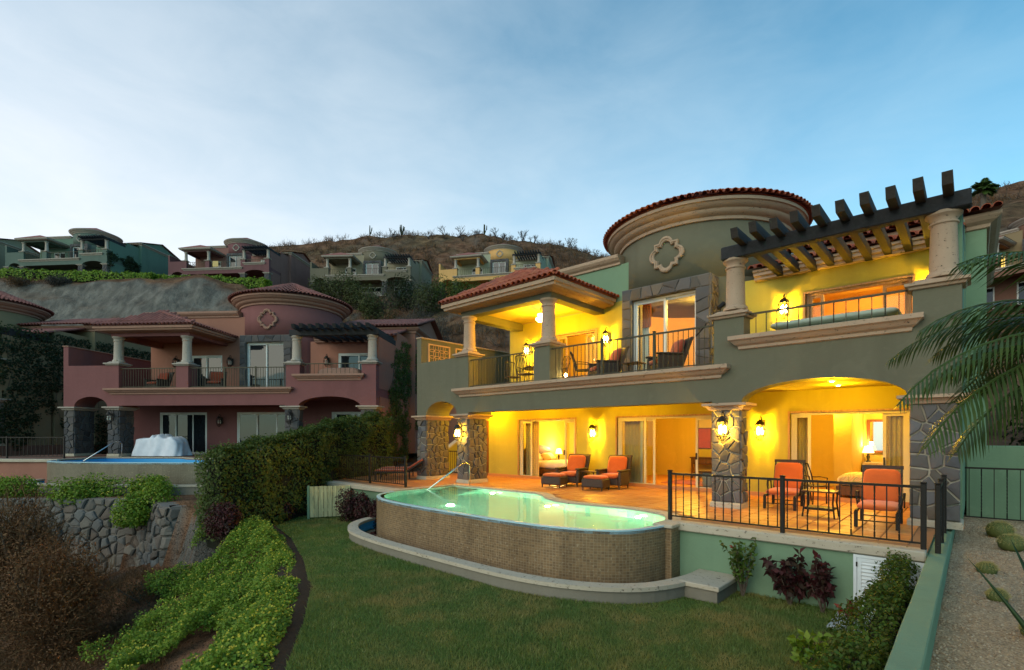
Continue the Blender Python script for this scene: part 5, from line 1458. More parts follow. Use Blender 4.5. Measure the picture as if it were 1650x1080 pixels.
f = MB(); frame_mb(f, -.55, .55, 0, 1.05, -.05, .08, .05); f.build('frame', 'door_wood', mr); MB().box(-.47, .47, -.03, -.02, .07, .97).build('glass', 'mirror', mr)
pb = thing('bedroom_post', 'tall candelabra with orange bulbs inside the room behind the balcony', 'lamp', MAIN, -6.3, 3.9, 3.31)
MB().cyl((0, 0, 0), (0, 0, 1.1), .015, .015, 8).build('stem', 'iron', pb); MB().lathe([(.14, 0), (.14, .03), (.02, .06)], (0, 0), 14).build('foot', 'iron', pb)
for k in range(5): MB().lathe([(.004, 1.12), (.03, 1.17), (.02, 1.24), (.003, 1.28)], (.14 * math.cos(k * 1.256), .14 * math.sin(k * 1.256)), 8).build('bulb', 'bulb_soft', pb, smooth=True); 
for k in range(5): MB().tube([(0, 0, .95), (.09 * math.cos(k * 1.256), .09 * math.sin(k * 1.256), 1.0), (.14 * math.cos(k * 1.256), .14 * math.sin(k * 1.256), 1.12)], .008, 5).build('branch', 'iron', pb)

# ------------------------------------------------------------------ neighbours' things
club_chair('dark chair on the balcony of the maroon villa, left of the tower door', PINK, -5.0, 1.2, 3.31, R(20), 'rust_cushion'); club_chair('dark chair under the pavilion of the maroon villa', PINK, -8.2, 1.3, 3.31, R(-10), 'rust_cushion')
hp = thing('hot_tub', 'covered hot tub under the pergola of the maroon villa', 'hot tub', PINK, 1.62, 1.5, 3.31); cushion(MB(), (0, 0, .55), (2.3, 1.7, 1.1), e=.25, n=24).build('cover', 'cantera_dark', hp, smooth=True)
# white sheet over furniture: a height field with peaks, hanging in folds to the floor
N, K = 160, 16; vs, fs = [], []
def x_f(x, y): return x * 1.3 + y * 2.0
def sheet_top(x, y):
    return float(np.interp(x, [-1.3, -.6, -.38, -.22, -.05, .12, .35, .55, .78, 1.0, 1.3], [.98, 1.0, 1.03, 1.20, 1.04, 1.24, 1.02, .98, 1.14, 1.02, .70])) - .10 * abs(y) + .03 * fbm(x, y, 2.2, 3, 6.0)
for j in range(K + 1):
    k = j / K
    for i in range(N):
        a = 2 * PI * i / N; ca, sa = math.cos(a), math.sin(a); sq = (abs(ca) ** 9 + abs(sa) ** 9) ** (-1 / 9)
        ex, ey = 1.22 * sq * ca, .52 * sq * sa
        if k < .35: q = k / .35; x, y = ex * q, ey * q; z = sheet_top(x, y)
        else:
            q = (k - .35) / .65; fold = (math.sin(x_f(ex, ey) * 5.2 + 1.6 * q) * .028 + math.sin(x_f(ex, ey) * 9 + 5.5 * q) * .014) * q ** .6
            x, y = ex * (1 + .13 * q + fold), ey * (1 + .16 * q + fold * 2.6); z = sheet_top(ex, ey) * (1 - q) ** 1.05 + .012
        vs.append((x, y, z))
for j in range(K):
    for i in range(N): fs.append((j * N + i, j * N + (i + 1) % N, j * N + N + (i + 1) % N, j * N + N + i))
sh = tag(MB().add(vs, fs).build('dust_sheet', 'sheet_white', None, smooth=True), 'crumpled white sheet draped over furniture on the maroon villa terrace', 'sheet')
sh.scale = (.9, .9, .92); sh.location = PINK.w(-7.6, .9, 0); sh.rotation_euler = (0, 0, PINK.th)
tw = tag(MB().bbox(-.45, .45, -.03, .03, 0, .85, .02).build('towel', 'curtain_gold'), 'yellow towel over the balcony railing of the plum villa', 'towel'); tw.location = HILL[1][1].w(-4.6, .08, 3.55); tw.rotation_euler = (0, 0, HILL[1][1].th)

# ================================================================== vegetation
def unit(a): return a / np.maximum(np.linalg.norm(a, axis=-1, keepdims=True), 1e-9)
def leaf_arrays(P, N, L, W, rng, droop=.25, spread=1.0, fold=.25):
    """four-cornered leaves: base P, roughly facing N"""
    n = len(P); N = unit(N + rng.normal(0, .45 * spread, (n, 3)))
    d = unit(np.cross(N, rng.normal(0, 1, (n, 3)))); d[:, 2] -= droop; d = unit(d); s = unit(np.cross(d, N)); N = np.cross(s, d)
    L = L * rng.uniform(.6, 1.25, n)[:, None]; W = W * rng.uniform(.7, 1.2, n)[:, None]
    a = P; b = P + d * L * .45 + s * W / 2 + N * W * fold; c = P + d * L - N * L * .12; e = P + d * L * .45 - s * W / 2 + N * W * fold
    V = np.stack([a, b, c, e], 1).reshape(-1, 3); Q = np.arange(n * 4).reshape(-1, 4)
    return V, Q
def leaves(name, P, N, L, W, mat, parent=None, seed=1, **kw):
    rng = np.random.default_rng(seed); V, Q = leaf_arrays(np.asarray(P, float), np.asarray(N, float), L, W, rng, **kw)
    return np_mesh(name, V, Q, mat=mat, parent=parent)
def twigs(name, P, D, L, w, mat, parent=None, seed=1, bend=.3):
    """thin two-segment blades from P along D"""
    rng = np.random.default_rng(seed); P = np.asarray(P, float); n = len(P); D = unit(np.asarray(D, float)); L = (L * rng.uniform(.5, 1.2, n))[:, None] if np.isscalar(L) else np.asarray(L)[:, None]
    s = unit(np.cross(D, rng.normal(0, 1, (n, 3)))) ; ww = w if np.isscalar(w) else np.asarray(w)[:, None]
    mid = P + D * L * .55 + rng.normal(0, bend * .3, (n, 3)) * L; tip = mid + unit(D + rng.normal(0, bend, (n, 3))) * L * .45
    V = np.stack([P - s * ww / 2, P + s * ww / 2, mid + s * ww * .4, mid - s * ww * .4, tip], 1).reshape(-1, 3)
    b = np.arange(n)[:, None] * 5
    return np_mesh(name, V, b + np.array([[0, 1, 2, 3]]), b + np.array([[3, 2, 4]]), mat=mat, parent=parent)
def plant(name, label, cat, x, y, z, group=None, rot=0.0):
    o = bpy.data.objects.new(name, None); col.objects.link(o); o.location = (x, y, z); o.rotation_euler = (0, 0, rot); return tag(o, label, cat, group)
def lumpy_dome(n, rx, ry, rz, rng, lumps=9, inner=.55, flat=.0, full=False):
    """points and normals in the shell of an uneven dome made of several lobes"""
    cs = [(rng.uniform(-.55, .55) * rx, rng.uniform(-.55, .55) * ry, rng.uniform(.25, .72) * rz, rng.uniform(.34, .58)) for _ in range(lumps)]
    k = rng.integers(0, lumps, n); d = unit(rng.normal(0, 1, (n, 3)))
    C = np.array([c[:3] for c in cs])[k]; S = np.array([c[3] for c in cs])[k][:, None]
    rr = rng.uniform(inner, 1.0, n)[:, None] ** .5
    P = C + d * S * rr * np.array([rx, ry, rz])
    P[:, 2] = np.maximum(P[:, 2], rng.uniform(0, .12, n) * rz)
    return P, unit(d * .7 + np.array([0, 0, .4]))
def stems(parent, n, h, spread, r=.02, mat='bark', seed=3, wob=.15):
    rng = random.Random(seed); mb = MB()
    for k in range(n):
        a = rng.uniform(0, 2 * PI); s = rng.uniform(.3, 1) * spread; p = [Vector((rng.uniform(-.06, .06), rng.uniform(-.06, .06), -.05))]
        for q in range(1, 4):
            p.append(Vector((math.cos(a) * s * (q / 3) ** 1.3 + rng.uniform(-wob, wob) * s, math.sin(a) * s * (q / 3) ** 1.3 + rng.uniform(-wob, wob) * s, h * q / 3 * rng.uniform(.85, 1.05))))
        mb.tube(p, [r, r * .8, r * .55, r * .25], 5)
    return mb.build('stem', mat, parent)
def bush(label, x, y, z, rx, ry, rz, n, L, W, mat, seed, cat='bush', group=None, name='bush', inner=.4, lumps=9, nst=7, twig=None, flowers=None, core=True):
    t = plant(name, label, cat, x, y, z, group); rng = np.random.default_rng(seed)
    P, N = lumpy_dome(n, rx, ry, rz, rng, lumps, inner)
    leaves('foliage', P, N, L, W, mat, t, seed)
    stems(t, nst, rz * .8, max(rx, ry) * .7, .012 + .012 * rz, seed=seed)
    if twig:
        P2, N2 = lumpy_dome(twig[1], rx, ry, rz, rng, lumps, .2); twigs('twig', P2 * .85, N2 + rng.normal(0, .5, N2.shape), .17 * max(rx, rz), twig[2], twig[0], t, seed)['kind'] = 'stuff'
    if flowers:
        P3, N3 = lumpy_dome(flowers[1], rx * 1.02, ry * 1.02, rz * 1.02, rng, lumps, .92); leaves('flower', P3, N3 + np.array([0, -.4, .5]), flowers[2], flowers[2], flowers[0], t, seed + 5, droop=0, spread=.5)['kind'] = 'stuff'
    return t

# ---- grass blades on the lawn
rng = np.random.default_rng(12)
def np_in(P, poly):
    x, y = P[:, 0], P[:, 1]; c = np.zeros(len(P), bool); n = len(poly)
    for i in range(n):
        (x1, y1), (x2, y2) = poly[i], poly[(i + 1) % n]
        if y1 == y2: continue
        k = ((y1 > y) != (y2 > y)) & (x < (x2 - x1) * (y - y1) / (y2 - y1) + x1); c ^= k
    return c
C = np.stack([rng.uniform(-9.5, 7.5, 1150000), rng.uniform(4.6, 18, 1150000)], 1)
C = C[rng.uniform(0, 1, len(C)) < (5.6 / np.maximum(C[:, 1], 5.6)) ** 1.25]
C = C[np_in(C, [p[:2] for p in LAWN])]
TR_OUT = [MAIN.w(*p)[:2] for p in offset(OUTER, .74)] + [MAIN.w(-9.9, -2.6)[:2], MAIN.w(.3, -2.6)[:2]]
BOX_OUT = [MAIN.w(*p)[:2] for p in ((.1, -3.6), (.8, -3.6), (.8, -2.5), (.1, -2.5))]; SLAB_OUT = [MAIN.w(*p)[:2] for p in ((2.35, -3.55), (3.44, -3.55), (3.44, -2.5), (2.35, -2.5))]
TER_OUT = [MAIN.w(*p)[:2] for p in ((-14, -2.68), (3.44, -2.62), (3.44, 2), (-14, 2))]
for q in (TR_OUT, BOX_OUT, SLAB_OUT, TER_OUT): C = C[~np_in(C, q)]
n = len(C); D = C[:, 1]
h = rng.uniform(.020, .055, n) * (.85 + .5 * np.array([0.5 + .5 * math.sin(a * 1.7 + 1.3 * math.sin(b * 1.1)) for a, b in C]))
a = rng.uniform(0, 2 * PI, n); w = .0062 * np.maximum(1, D / 7)
base = np.column_stack([C, np.full(n, -1.121)]); s = np.column_stack([np.cos(a), np.sin(a), np.zeros(n)]) * w[:, None] * .9
tip = base + np.column_stack([rng.normal(0, .45, n) * h, rng.normal(0, .45, n) * h, h])
V = np.stack([base - s, base + s, tip], 1).reshape(-1, 3)
tag(np_mesh('grass', V, None, np.arange(n * 3).reshape(-1, 3), 'grass_blade'), 'short mown green grass covering the lawn below the pool', 'grass', kind='stuff')

# ---- soil strip along the lawn edge
sv = []
for i, y in enumerate(np.arange(1.0, 17.2, .25)):
    xe = float(np.interp(y, EDGE_Y, EDGE_X)) + .05 * math.sin(y * 2.1)
    for k in range(6): sv.append((xe + .12 - k * .20, y, -1.112 - .03 * (k == 0) + .05 * fbm(k * .9, y, 1.4, 3, 4.4) * (k > 0) - (0 if k < 4 else (k - 3) * .10)))
m = len(sv) // 6; gi = np.arange(m - 1)[:, None] * 6 + np.arange(5)[None, :]
tag(np_mesh('soil_border', sv, np.stack([gi + 1, gi, gi + 6, gi + 7], -1).reshape(-1, 4), mat='soil', smooth=True), kind='structure')

# ---- flowering ground cover on the slope
rng = np.random.default_rng(21); n = 125000
Y = rng.uniform(3.5, 15.8, n * 2); d = rng.uniform(.20, 5.4, n * 2)
wid = np.interp(Y, [3, 6, 9, 12, 14, 16], [3.0, 3.6, 3.9, 4.0, 3.2, 1.6]) + .5 * np.sin(Y * 1.9) + .3 * np.sin(Y * 4.3)
keep = (d < wid) & (rng.uniform(0, 1, n * 2) < (7 / np.maximum(Y, 7)) ** .6); Y, d = Y[keep][:n], d[keep][:n]
X = np.interp(Y, EDGE_Y, EDGE_X) - d
bump = np.array([.5 + .5 * fbm(x, y, .75, 3, 8.0) + .35 * fbm(x, y, 2.4, 2, 2.0) for x, y in zip(X, Y)])
holes = np.array([fbm(x, y, .55, 3, 31.0) for x, y in zip(X, Y)])
k = ~((holes < -.26) & (d > 1.6)); X, Y, d, bump = X[k], Y[k], d[k], bump[k]; n = len(X)
base = np.array([near_z(x, y) for x, y in zip(X, Y)])
hh = (.10 + .66 * np.clip(bump, 0, 1.3)) * np.clip((d - .1) / .6, .25, 1)
Z = base + hh * rng.uniform(.15, 1, n) ** .55
P = np.column_stack([X, Y, Z]); Nn = np.tile(np.array([.25, -.35, .9]), (n, 1))
gc = leaves('ground_cover', P, Nn, .062, .040, 'leaf_bright', None, 4, spread=1.3, droop=.15)
tag(gc, 'bright green flowering ground cover on the slope beside the lawn', 'ground cover', kind='stuff')
f = rng.uniform(0, 1, n) < .020
fl_ = leaves('flower', P[f] + np.column_stack([np.zeros(f.sum()), np.zeros(f.sum()), (base + hh - Z)[f] + .02]), np.tile(np.array([.1, -.6, .8]), (f.sum(), 1)), .036, .036, 'petal_yellow', gc, 9, droop=0, spread=.5); fl_['kind'] = 'stuff'
# dry grass lower on the slope
rng = np.random.default_rng(5); m = 26000; Y = rng.uniform(4.5, 16, m); d = rng.uniform(2.6, 9.5, m); X = np.interp(Y, EDGE_Y, EDGE_X) - d
k = np.array([fbm(x, y, .6, 3, 12.0) for x, y in zip(X, Y)]) > -.05; X, Y = X[k], Y[k]
P = np.column_stack([X, Y, [near_z(x, y) for x, y in zip(X, Y)]]); Dd = np.tile(np.array([.1, -.1, 1.0]), (len(P), 1)) + rng.normal(0, .5, (len(P), 3))
tag(twigs('dry_grass', P, Dd, .34, .010, 'twig_rust', None, 3, .5), 'dry rust brown grass on the dark slope below the ground cover', 'dry grass', kind='stuff')

# ---- ivy hedge between the plots
HP = [(-12.5, -7.0, 1.22, .50), (-12.9, -5.9, 1.40, .62), (-13.5, -4.2, 1.70, .62), (-14.9, -1.8, 2.25, .60), (-15.8, 0.8, 2.55, .55)]
def hedge(label, pts, base, n, L, W, mat, seed, core=True, name='hedge'):
    """pts: world (x, y, top, half thickness)"""
    x0, y0 = pts[0][0], pts[0][1]; t = plant(name, label, 'hedge', x0, y0, 0)
    ls = [0]
    for i in range(1, len(pts)): ls.append(ls[-1] + math.hypot(pts[i][0] - pts[i - 1][0], pts[i][1] - pts[i - 1][1]))
    rng = np.random.default_rng(seed); s = rng.uniform(0, ls[-1], n)
    px_, py_, pt, pw = (np.interp(s, ls, [p[c] for p in pts]) for c in range(4))
    tx = np.interp(s + .05, ls, [p[0] for p in pts]) - np.interp(s - .05, ls, [p[0] for p in pts]); ty = np.interp(s + .05, ls, [p[1] for p in pts]) - np.interp(s - .05, ls, [p[1] for p in pts])
    T = unit(np.column_stack([tx, ty, np.zeros(n)])); Nr = np.column_stack([T[:, 1], -T[:, 0], np.zeros(n)])
    b = np.interp(s, [0, ls[-1]], base) if not np.isscalar(base) else np.full(n, base)
    lump = np.array([fbm(a, 0, 1.0, 3, seed * 1.3) for a in s]); pt = pt + .26 * lump + .05 * np.sin(s * 5)
    H = pt - b; q = rng.uniform(0, 1, n); w_top = .34
    side = np.where(rng.uniform(0, 1, n) < .5, -1.0, 1.0); top = q < w_top
    zz = np.where(top, pt + rng.normal(0, .07, n), b + H * rng.uniform(.02, 1, n))
    nz = np.array([fbm(a, z_ * 1.0, 1.1, 4, seed * 2.1) for a, z_ in zip(s, zz)])
    rnd = 1 - .5 * np.clip((zz - (pt - .35)) / .35, 0, 1) ** 2
    off = np.where(top, rng.uniform(-1, 1, n) * pw * .62, side * (pw * rnd + .34 * nz - rng.exponential(.06, n)))
    P = np.column_stack([px_, py_, zz]) + Nr * off[:, None] - np.array([x0, y0, 0])
    N = np.where(top[:, None], np.array([0, 0, 1.0]), Nr * side[:, None] + np.array([0, 0, .35]))
    leaves('foliage', P, N, L, W, mat, t, seed, droop=.35)
    mb = MB(); K = 26
    for i in range(K):
        a, c_ = ls[-1] * i / K, ls[-1] * (i + 1) / K
        g = lambda v: [np.interp(v, ls, [p[c] for p in pts]) for c in range(4)]
        A, B_ = g(a), g(c_); bb = base if np.isscalar(base) else np.interp(a, [0, ls[-1]], base)
        dx, dy = B_[0] - A[0], B_[1] - A[1]; l = math.hypot(dx, dy); nx, ny = dy / l, -dx / l
        r = [(-.62, bb - .3), (-.66, (bb + A[2]) / 2), (-.45, A[2] - .28), (.45, A[2] - .28), (.66, (bb + A[2]) / 2), (.62, bb - .3)]
        vs = [(p[0] + nx * o_ * p[3] - x0, p[1] + ny * o_ * p[3] - y0, z_) for p in (A, B_) for o_, z_ in r]
        mb.add(vs, [(k_, k_ + 1, k_ + 7, k_ + 6) for k_ in range(5)] + [(0, 1, 2, 3, 4, 5), (6, 7, 8, 9, 10, 11)])
    for e_ in (0, 1):
        p = pts[-e_]; q2 = pts[1] if e_ == 0 else pts[-2]; dv = unit(np.array([p[0] - q2[0], p[1] - q2[1], 0.0])); nn_ = 1500; bb = base if np.isscalar(base) else base[e_]
        lat = rng.uniform(-1, 1, nn_) * p[3]; zz = bb + (p[2] - bb) * rng.uniform(0, 1, nn_)
        Pe = np.array([p[0] - x0, p[1] - y0, 0]) + np.column_stack([dv[1] * lat, -dv[0] * lat, zz]) + dv * (rng.uniform(.0, .45, nn_) * (1 - (np.abs(lat) / p[3]) ** 2 * .6))[:, None]
        leaves('end_foliage', Pe, np.tile(dv + np.array([0, 0, .3]), (nn_, 1)), L, W, mat, t, seed + 3 + e_, droop=.35)
    if core: mb.build('inner_branches', 'hedge_core', t)
    return t
hedge('tall dark ivy-covered hedge between the lawn and the maroon villa', [(*MAIN.w(u, v)[:2], z, w) for u, v, z, w in HP], (-1.3, -.3), 46000, .085, .065, 'leaf_hedge', 6)
rng = np.random.default_rng(50)                      # ivy tips catching the light on top of the hedge
# ---- shrubs along the rubble wall and the maroon garden
for k, (lb, x, y, z, rx, ry, rz, n_) in enumerate((
        ('leafy yellow-flowered shrub spilling over the corner of the rubble wall', -12.6, 17.3, -1.35, 1.05, .55, 1.25, 4200),
        ('leafy yellow-flowered shrub on the rubble wall, left of the bare stretch', -15.3, 18.5, -.85, 1.5, .6, .95, 4200),
        ('leafy yellow-flowered shrub on the rubble wall, right of the bare stretch', -13.4, 18.8, -.6, .9, .5, .8, 2200),
        ('leafy shrub on the rubble wall near the left edge', -18.2, 18.7, -.8, 1.5, .6, .95, 3600))):
    bush(lb, x, y, z, rx, ry, rz, n_, .10, .065, 'leaf_bright', 60 + k, 'shrub', 'shrubs on the rubble wall', 'shrub', flowers=('petal_yellow', 150, .055), lumps=11)
bush('big rust brown dead bush in the dark gully, with rounded top', -10.5, 11.6, -3.5, 1.25, 1.15, 2.75, 15000, .065, .03, 'twig_brown', 71, inner=.45, lumps=15, twig=('twig_brown', 5200, .012))
bush('dark brown bush at the left edge below the rubble wall', -13.9, 14.2, -3.8, 1.6, 1.2, 3.9, 7000, .085, .04, 'twig_brown', 72, inner=.3, lumps=11, twig=('twig_brown', 4200, .017))
bush('low dry brown bush in the bottom left corner', -8.0, 8.6, -3.6, 1.5, 1.0, 1.4, 5000, .06, .028, 'twig_brown', 73, inner=.3, twig=('twig_rust', 4000, .012))
bush('low dry bush between the gully and the ground cover', -9.6, 13.6, -3.2, 1.5, .9, 1.2, 4200, .06, .03, 'leaf_dark', 74, inner=.3, twig=('twig_brown', 3500, .007))
for k, (lb, u, v, z, rx, ry, rz, n_) in enumerate((
        ('dark red leaved bush at the foot of the ivy hedge', -11.5, -7.0, -1.2, .75, .55, 1.0, 3000),
        ('dark red leaved bush before the left terrace, beside the board gate', -11.0, -3.35, -1.12, .75, .42, .95, 3200),
        ('dark red leaved bush before the left terrace, beside the pool trough', -10.05, -3.3, -1.12, .62, .38, .85, 2600),
        ('small dark red leaved bush between hedge and board gate', -12.9, -4.9, -1.15, .7, .5, .75, 2000))):
    x, y, _ = MAIN.w(u, v); bush(lb, x, y, z, rx, ry, rz, n_, .10, .045, 'leaf_red', 80 + k, 'bush', 'dark red bushes', lumps=9)
# ---- plants at the terrace wall
def leafy_stems(label, name, u, v, n_stem, h, spread, leafL, leafW, mat, seed, per=26, flower=None, lean=(0, 0), z=-1.12):
    x, y, _ = MAIN.w(u, v); t = plant(name, label, 'plant', x, y, z); rng = random.Random(seed); mb = MB(); P, N, F = [], [], []
    for k in range(n_stem):
        a = rng.uniform(0, 2 * PI); s = rng.uniform(.3, 1) * spread; hk = h * rng.uniform(.55, 1.05); pts = []
        for q in range(6):
            f_ = q / 5; pts.append(Vector((math.cos(a) * s * f_ ** 1.2 + lean[0] * f_ + rng.uniform(-.03, .03), math.sin(a) * s * f_ ** 1.2 * .55 + lean[1] * f_ + rng.uniform(-.03, .03), hk * f_)))
        mb.tube(pts, [.010, .009, .008, .006, .005, .003], 5)
        for _ in range(per):
            f_ = rng.uniform(.25, 1) ** .7 * 4.999; i = int(f_); p = pts[i].lerp(pts[i + 1], f_ - i)
            P.append(tuple(p)); d = Vector((rng.uniform(-1, 1), rng.uniform(-1, 1), rng.uniform(.1, .9))); N.append(tuple(d))
        if flower and k < flower[1]: F.append(tuple(pts[-1]))
    mb.build('stem', 'bark', t); leaves('foliage', P, N, leafL, leafW, mat, t, seed, droop=.2, spread=.6)
    for p in F:
        leaves('flower', [p] * 7, [(math.cos(q * .9), math.sin(q * .9) * .5 - .6, .4) for q in range(7)], .075, .05, flower[0], t, seed + 1, spread=.3)
    return t
leafy_stems('green hibiscus with a red flower growing against the mint terrace wall', 'hibiscus', .98, -2.9, 15, 1.0, .46, .085, .055, 'leaf_fresh', 3, 30, ('leaf_scarlet', 2))
leafy_stems('purple leaved croton against the terrace wall, left and wider', 'croton', 1.72, -2.88, 10, .92, .42, .15, .085, 'leaf_red', 4, 34)
leafy_stems('purple leaved croton against the terrace wall, beside the louvred door', 'croton', 2.18, -2.9, 9, .95, .24, .14, .075, 'leaf_red', 5, 34)
leafy_stems('bright green broad-leaved plant at the foot of the clipped hedge', 'broad_leaved_plant', 2.45, -5.25, 9, .48, .3, .11, .07, 'leaf_bright', 6, 16)
for k, (u, v, z) in enumerate(((2.98, -3.85, -.52), (2.80, -4.62, -.62))):
    leafy_stems(('red leaved shoot rising from the clipped hedge, nearer the louvred door', 'red leaved shoot on the clipped hedge above the slab corner')[k], 'red_shoot', u, v, 4, .25, .14, .12, .06, 'leaf_scarlet', 8 + k, 5, z=z)
hp_ = [(*MAIN.w(3.14, v)[:2], z, w) for v, z, w in ((-12, -.42, .30), (-7, -.36, .30), (-5, -.34, .30), (-3.5, -.26, .27), (-2.72, -.16, .2))]
hedge('clipped low green hedge along the mint garden wall', hp_, -1.2, 26000, .05, .033, 'leaf_fresh', 9, name='clipped_hedge')

# ---- ivy on the walls
def ivy(label, fr, w_pt, ar, br, n, seed, mask, L=.11, W=.08, mat='leaf_dark', nrm=(1, 0, 0)):
    t = tag(empty('climbing_ivy', fr, 0, 0), label, 'ivy'); rng = np.random.default_rng(seed)
    A, B_ = rng.uniform(*ar, n), rng.uniform(*br, n); k = np.array([mask(a, b) for a, b in zip(A, B_)]); A, B_ = A[k], B_[k]
    P = np.array([w_pt(a, b, abs(rng.normal(.05, .09))) for a, b in zip(A, B_)]); N = np.tile(np.array(nrm, float), (len(P), 1))
    leaves('foliage', P, N, L, W, mat, t, seed, droop=.8)
    r = random.Random(seed); mb = MB()
    for _ in range(9):
        a = r.uniform(*ar); pts = []; b = br[0]
        while b < br[1]:
            if mask(a, b): pts.append(w_pt(a, b, .015))
            b += .4; a += r.uniform(-.2, .2)
        if len(pts) > 2: mb.tube(pts, .012, 4)
    if mb.v: mb.build('stem', 'bark', t)
    return t
ivy('dark ivy hanging down the salmon side wall of the maroon villa', PINK, lambda a, b, d: (4.2 + d, a, b) if a > 5.5 else (3.8 + d, a, b), (.3, 8), (-.3, 6.3), 17000, 31,
    lambda a, b: abs(a - (3.7 + (b - 3) * .55)) < 2.0 + 1.5 * fbm(a, b, .7, 3, 4.0) + .9 * (b < 2.5) and fbm(a, b, 1.1, 3, 9.0) > -.30, nrm=(1, -.2, .2), mat='leaf_hedge')
ivy('thick dark ivy covering the side wall of the tan villa', TAN, lambda a, b, d: (4.2 + d, a, b) if a > 5.5 else (3.8 + d, a, b), (0, 12), (-.6, 6.6), 17000, 33,
    lambda a, b: fbm(a, b, .45, 4, 14.0) + .16 * (b - 2.0) - .02 * a > -.12 and b < 6.4, L=.13, W=.10, nrm=(1, -.3, .2))
ivy('ivy climbing over the side wall of the sea green villa on the hill', HILL[0][1], lambda a, b, d: (3.9 + d * 2, a, b), (0, 5.5), (.5, 4.8), 1600, 35, lambda a, b: fbm(a, b, .6, 3, 4.0) > .02, L=.35, W=.22, nrm=(1, -.3, .2), mat='leaf_dark')
# ---- green strip and shrubs at the top of the cliff
def strip_hedge(label, pts, n, seed, mat='leaf_bright'):
    return hedge(label, pts, pts[0][2] - 1.6, n, .30, .2, mat, seed, core=True, name='shrub_row')
strip_hedge('bright green shrub row along the cliff top below the sea green villa', [(-72, 66.8, 23.5, 1.0), (-60, 67.4, 23.4, .9), (-48, 68.3, 23.2, 1.0)], 5200, 41)
strip_hedge('bright green shrub row along the cliff top below the plum villa', [(-47, 68.8, 23.1, .9), (-40, 69.3, 23.2, .9), (-33.5, 69.6, 22.8, .8)], 3600, 42)
bushes = [(548, 450, 69, 3.0, 2.2, 'leaf_olive', 'yellow green bush below the plum villa'), (515, 456, 70, 2.3, 2.2, 'leaf_olive', 'yellow green bush left of the khaki villa foundations'),
          (640, 442, 71, 3.4, 2.5, 'leaf_dark', 'round dark green tree before the khaki villa'), (612, 459, 66, 3.0, 3.2, 'leaf_olive', 'loose olive tree with pale trunk below the khaki villa'),
          (575, 462, 68, 2.8, 2.0, 'leaf_olive', 'olive scrub bush below the khaki villa terrace'), (690, 460, 67, 3.2, 2.2, 'leaf_olive', 'olive bush between the khaki and apricot villas'),
          (722, 459, 69, 2.8, 1.9, 'leaf_hedge', 'dark bush below the left end of the apricot villa'), (762, 458, 70, 3.2, 1.6, 'leaf_fresh', 'bright green bush below the apricot villa'), (812, 458, 70, 3.2, 1.6, 'leaf_fresh', 'green bush below the middle of the apricot villa'),
          (668, 488, 58, 2.4, 2.0, 'twig_grey', 'grey leafless bush on the slope above the pavilion'), (700, 496, 54, 2.0, 1.8, 'twig_grey', 'pale grey bush left of the pavilion roof'),
          (640, 500, 55, 2.2, 1.8, 'twig_brown', 'brown bush on the slope right of the maroon tower'), (40, 462, 65.5, 2.0, 1.3, 'twig_rust', 'rust brown bush on the cliff top at the left'), (95, 464, 65.5, 1.4, 1.2, 'twig_grey', 'grey tuft on the cliff top')]
for k, (px_, py_, dd_, rr, hh_, mt_, lb) in enumerate(bushes):
    x = (px_ - 825) / 820 * dd_; z = terrain_z(x, dd_) - .3
    bush(lb, x, dd_, z, rr, rr, min(4.5, max(hh_, (1.7 + (701.5 - py_) * dd_ / 820 - z) * 1.12)), 2600, .26, .16 if 'twig' not in mt_ else .05, mt_, 100 + k, 'bush', 'bushes on the hillside', inner=.3, lumps=10, twig=('twig_grey', 700, .03), nst=6)
# scrub over the whole hill
rng = np.random.default_rng(61); m = 9500
Y = rng.uniform(84, 138, m); X = rng.uniform(-1.02, 1.1, m) * Y; PP = []
for x, y in zip(X, Y): PP.append((x, y, terrain_z(x, y)))
Y2 = rng.uniform(42, 66, 2600); X2 = rng.uniform(-.62, 1.1, 2600) * Y2
for x, y in zip(X2, Y2):
    if not (x < -24 and y > 54): PP.append((x, y, terrain_z(x, y)))
PP = np.array(PP); k = np.array([fbm(p[0], p[1], .11, 4, 7.0) for p in PP]) > -.18; PP = PP[k]
K = 13; P = np.repeat(PP, K, 0) + rng.normal(0, .28, (len(PP) * K, 3)) * np.array([1, 1, .1]); Dd = rng.normal(0, .6, P.shape) + np.array([0, 0, 1.0]); sz = np.repeat(rng.uniform(.5, 1.5, len(PP)), K)
h1 = np.arange(len(P)) % 3 == 0
tag(twigs('hill_scrub', P[~h1], Dd[~h1], sz[~h1], .07, 'twig_brown', None, 3, .5), 'dry brown scrub covering the hillside behind the villas', 'scrub', kind='stuff')
tag(twigs('hill_brush', P[h1], Dd[h1], sz[h1] * 1.2, .06, 'twig_grey', None, 4, .5), 'grey leafless brush scattered over the hillside', 'brush', kind='stuff')
# leafless shrubs on the skyline
def branching(seed, h, mat='twig_grey'):
    r = random.Random(seed); mb = MB()
    def grow(p, d, l, w, dep):
        q = p + d * l; mb.tube([p, p.lerp(q, .5) + Vector((r.uniform(-.05, .05), r.uniform(-.05, .05), 0)) * l, q], [w, w * .85, w * .65], 4)
        if dep == 0: return
        for _ in range(3 if dep > 1 else 2):
            nd = (d + Vector((r.uniform(-.8, .8), r.uniform(-.8, .8), r.uniform(-.15, .55)))).normalized(); grow(q, nd, l * r.uniform(.55, .8), w * .6, dep - 1)
    for _ in range(3): grow(Vector((0, 0, -.2)), Vector((r.uniform(-.5, .5), r.uniform(-.5, .5), 1)).normalized(), h * .4, h * .034, 3)
    return mb.build('bare_shrub', 'dark_bark', mesh_only=True)
protos = [branching(s_, 2.6) for s_ in (1, 2, 3, 4, 5)]; r = random.Random(14)
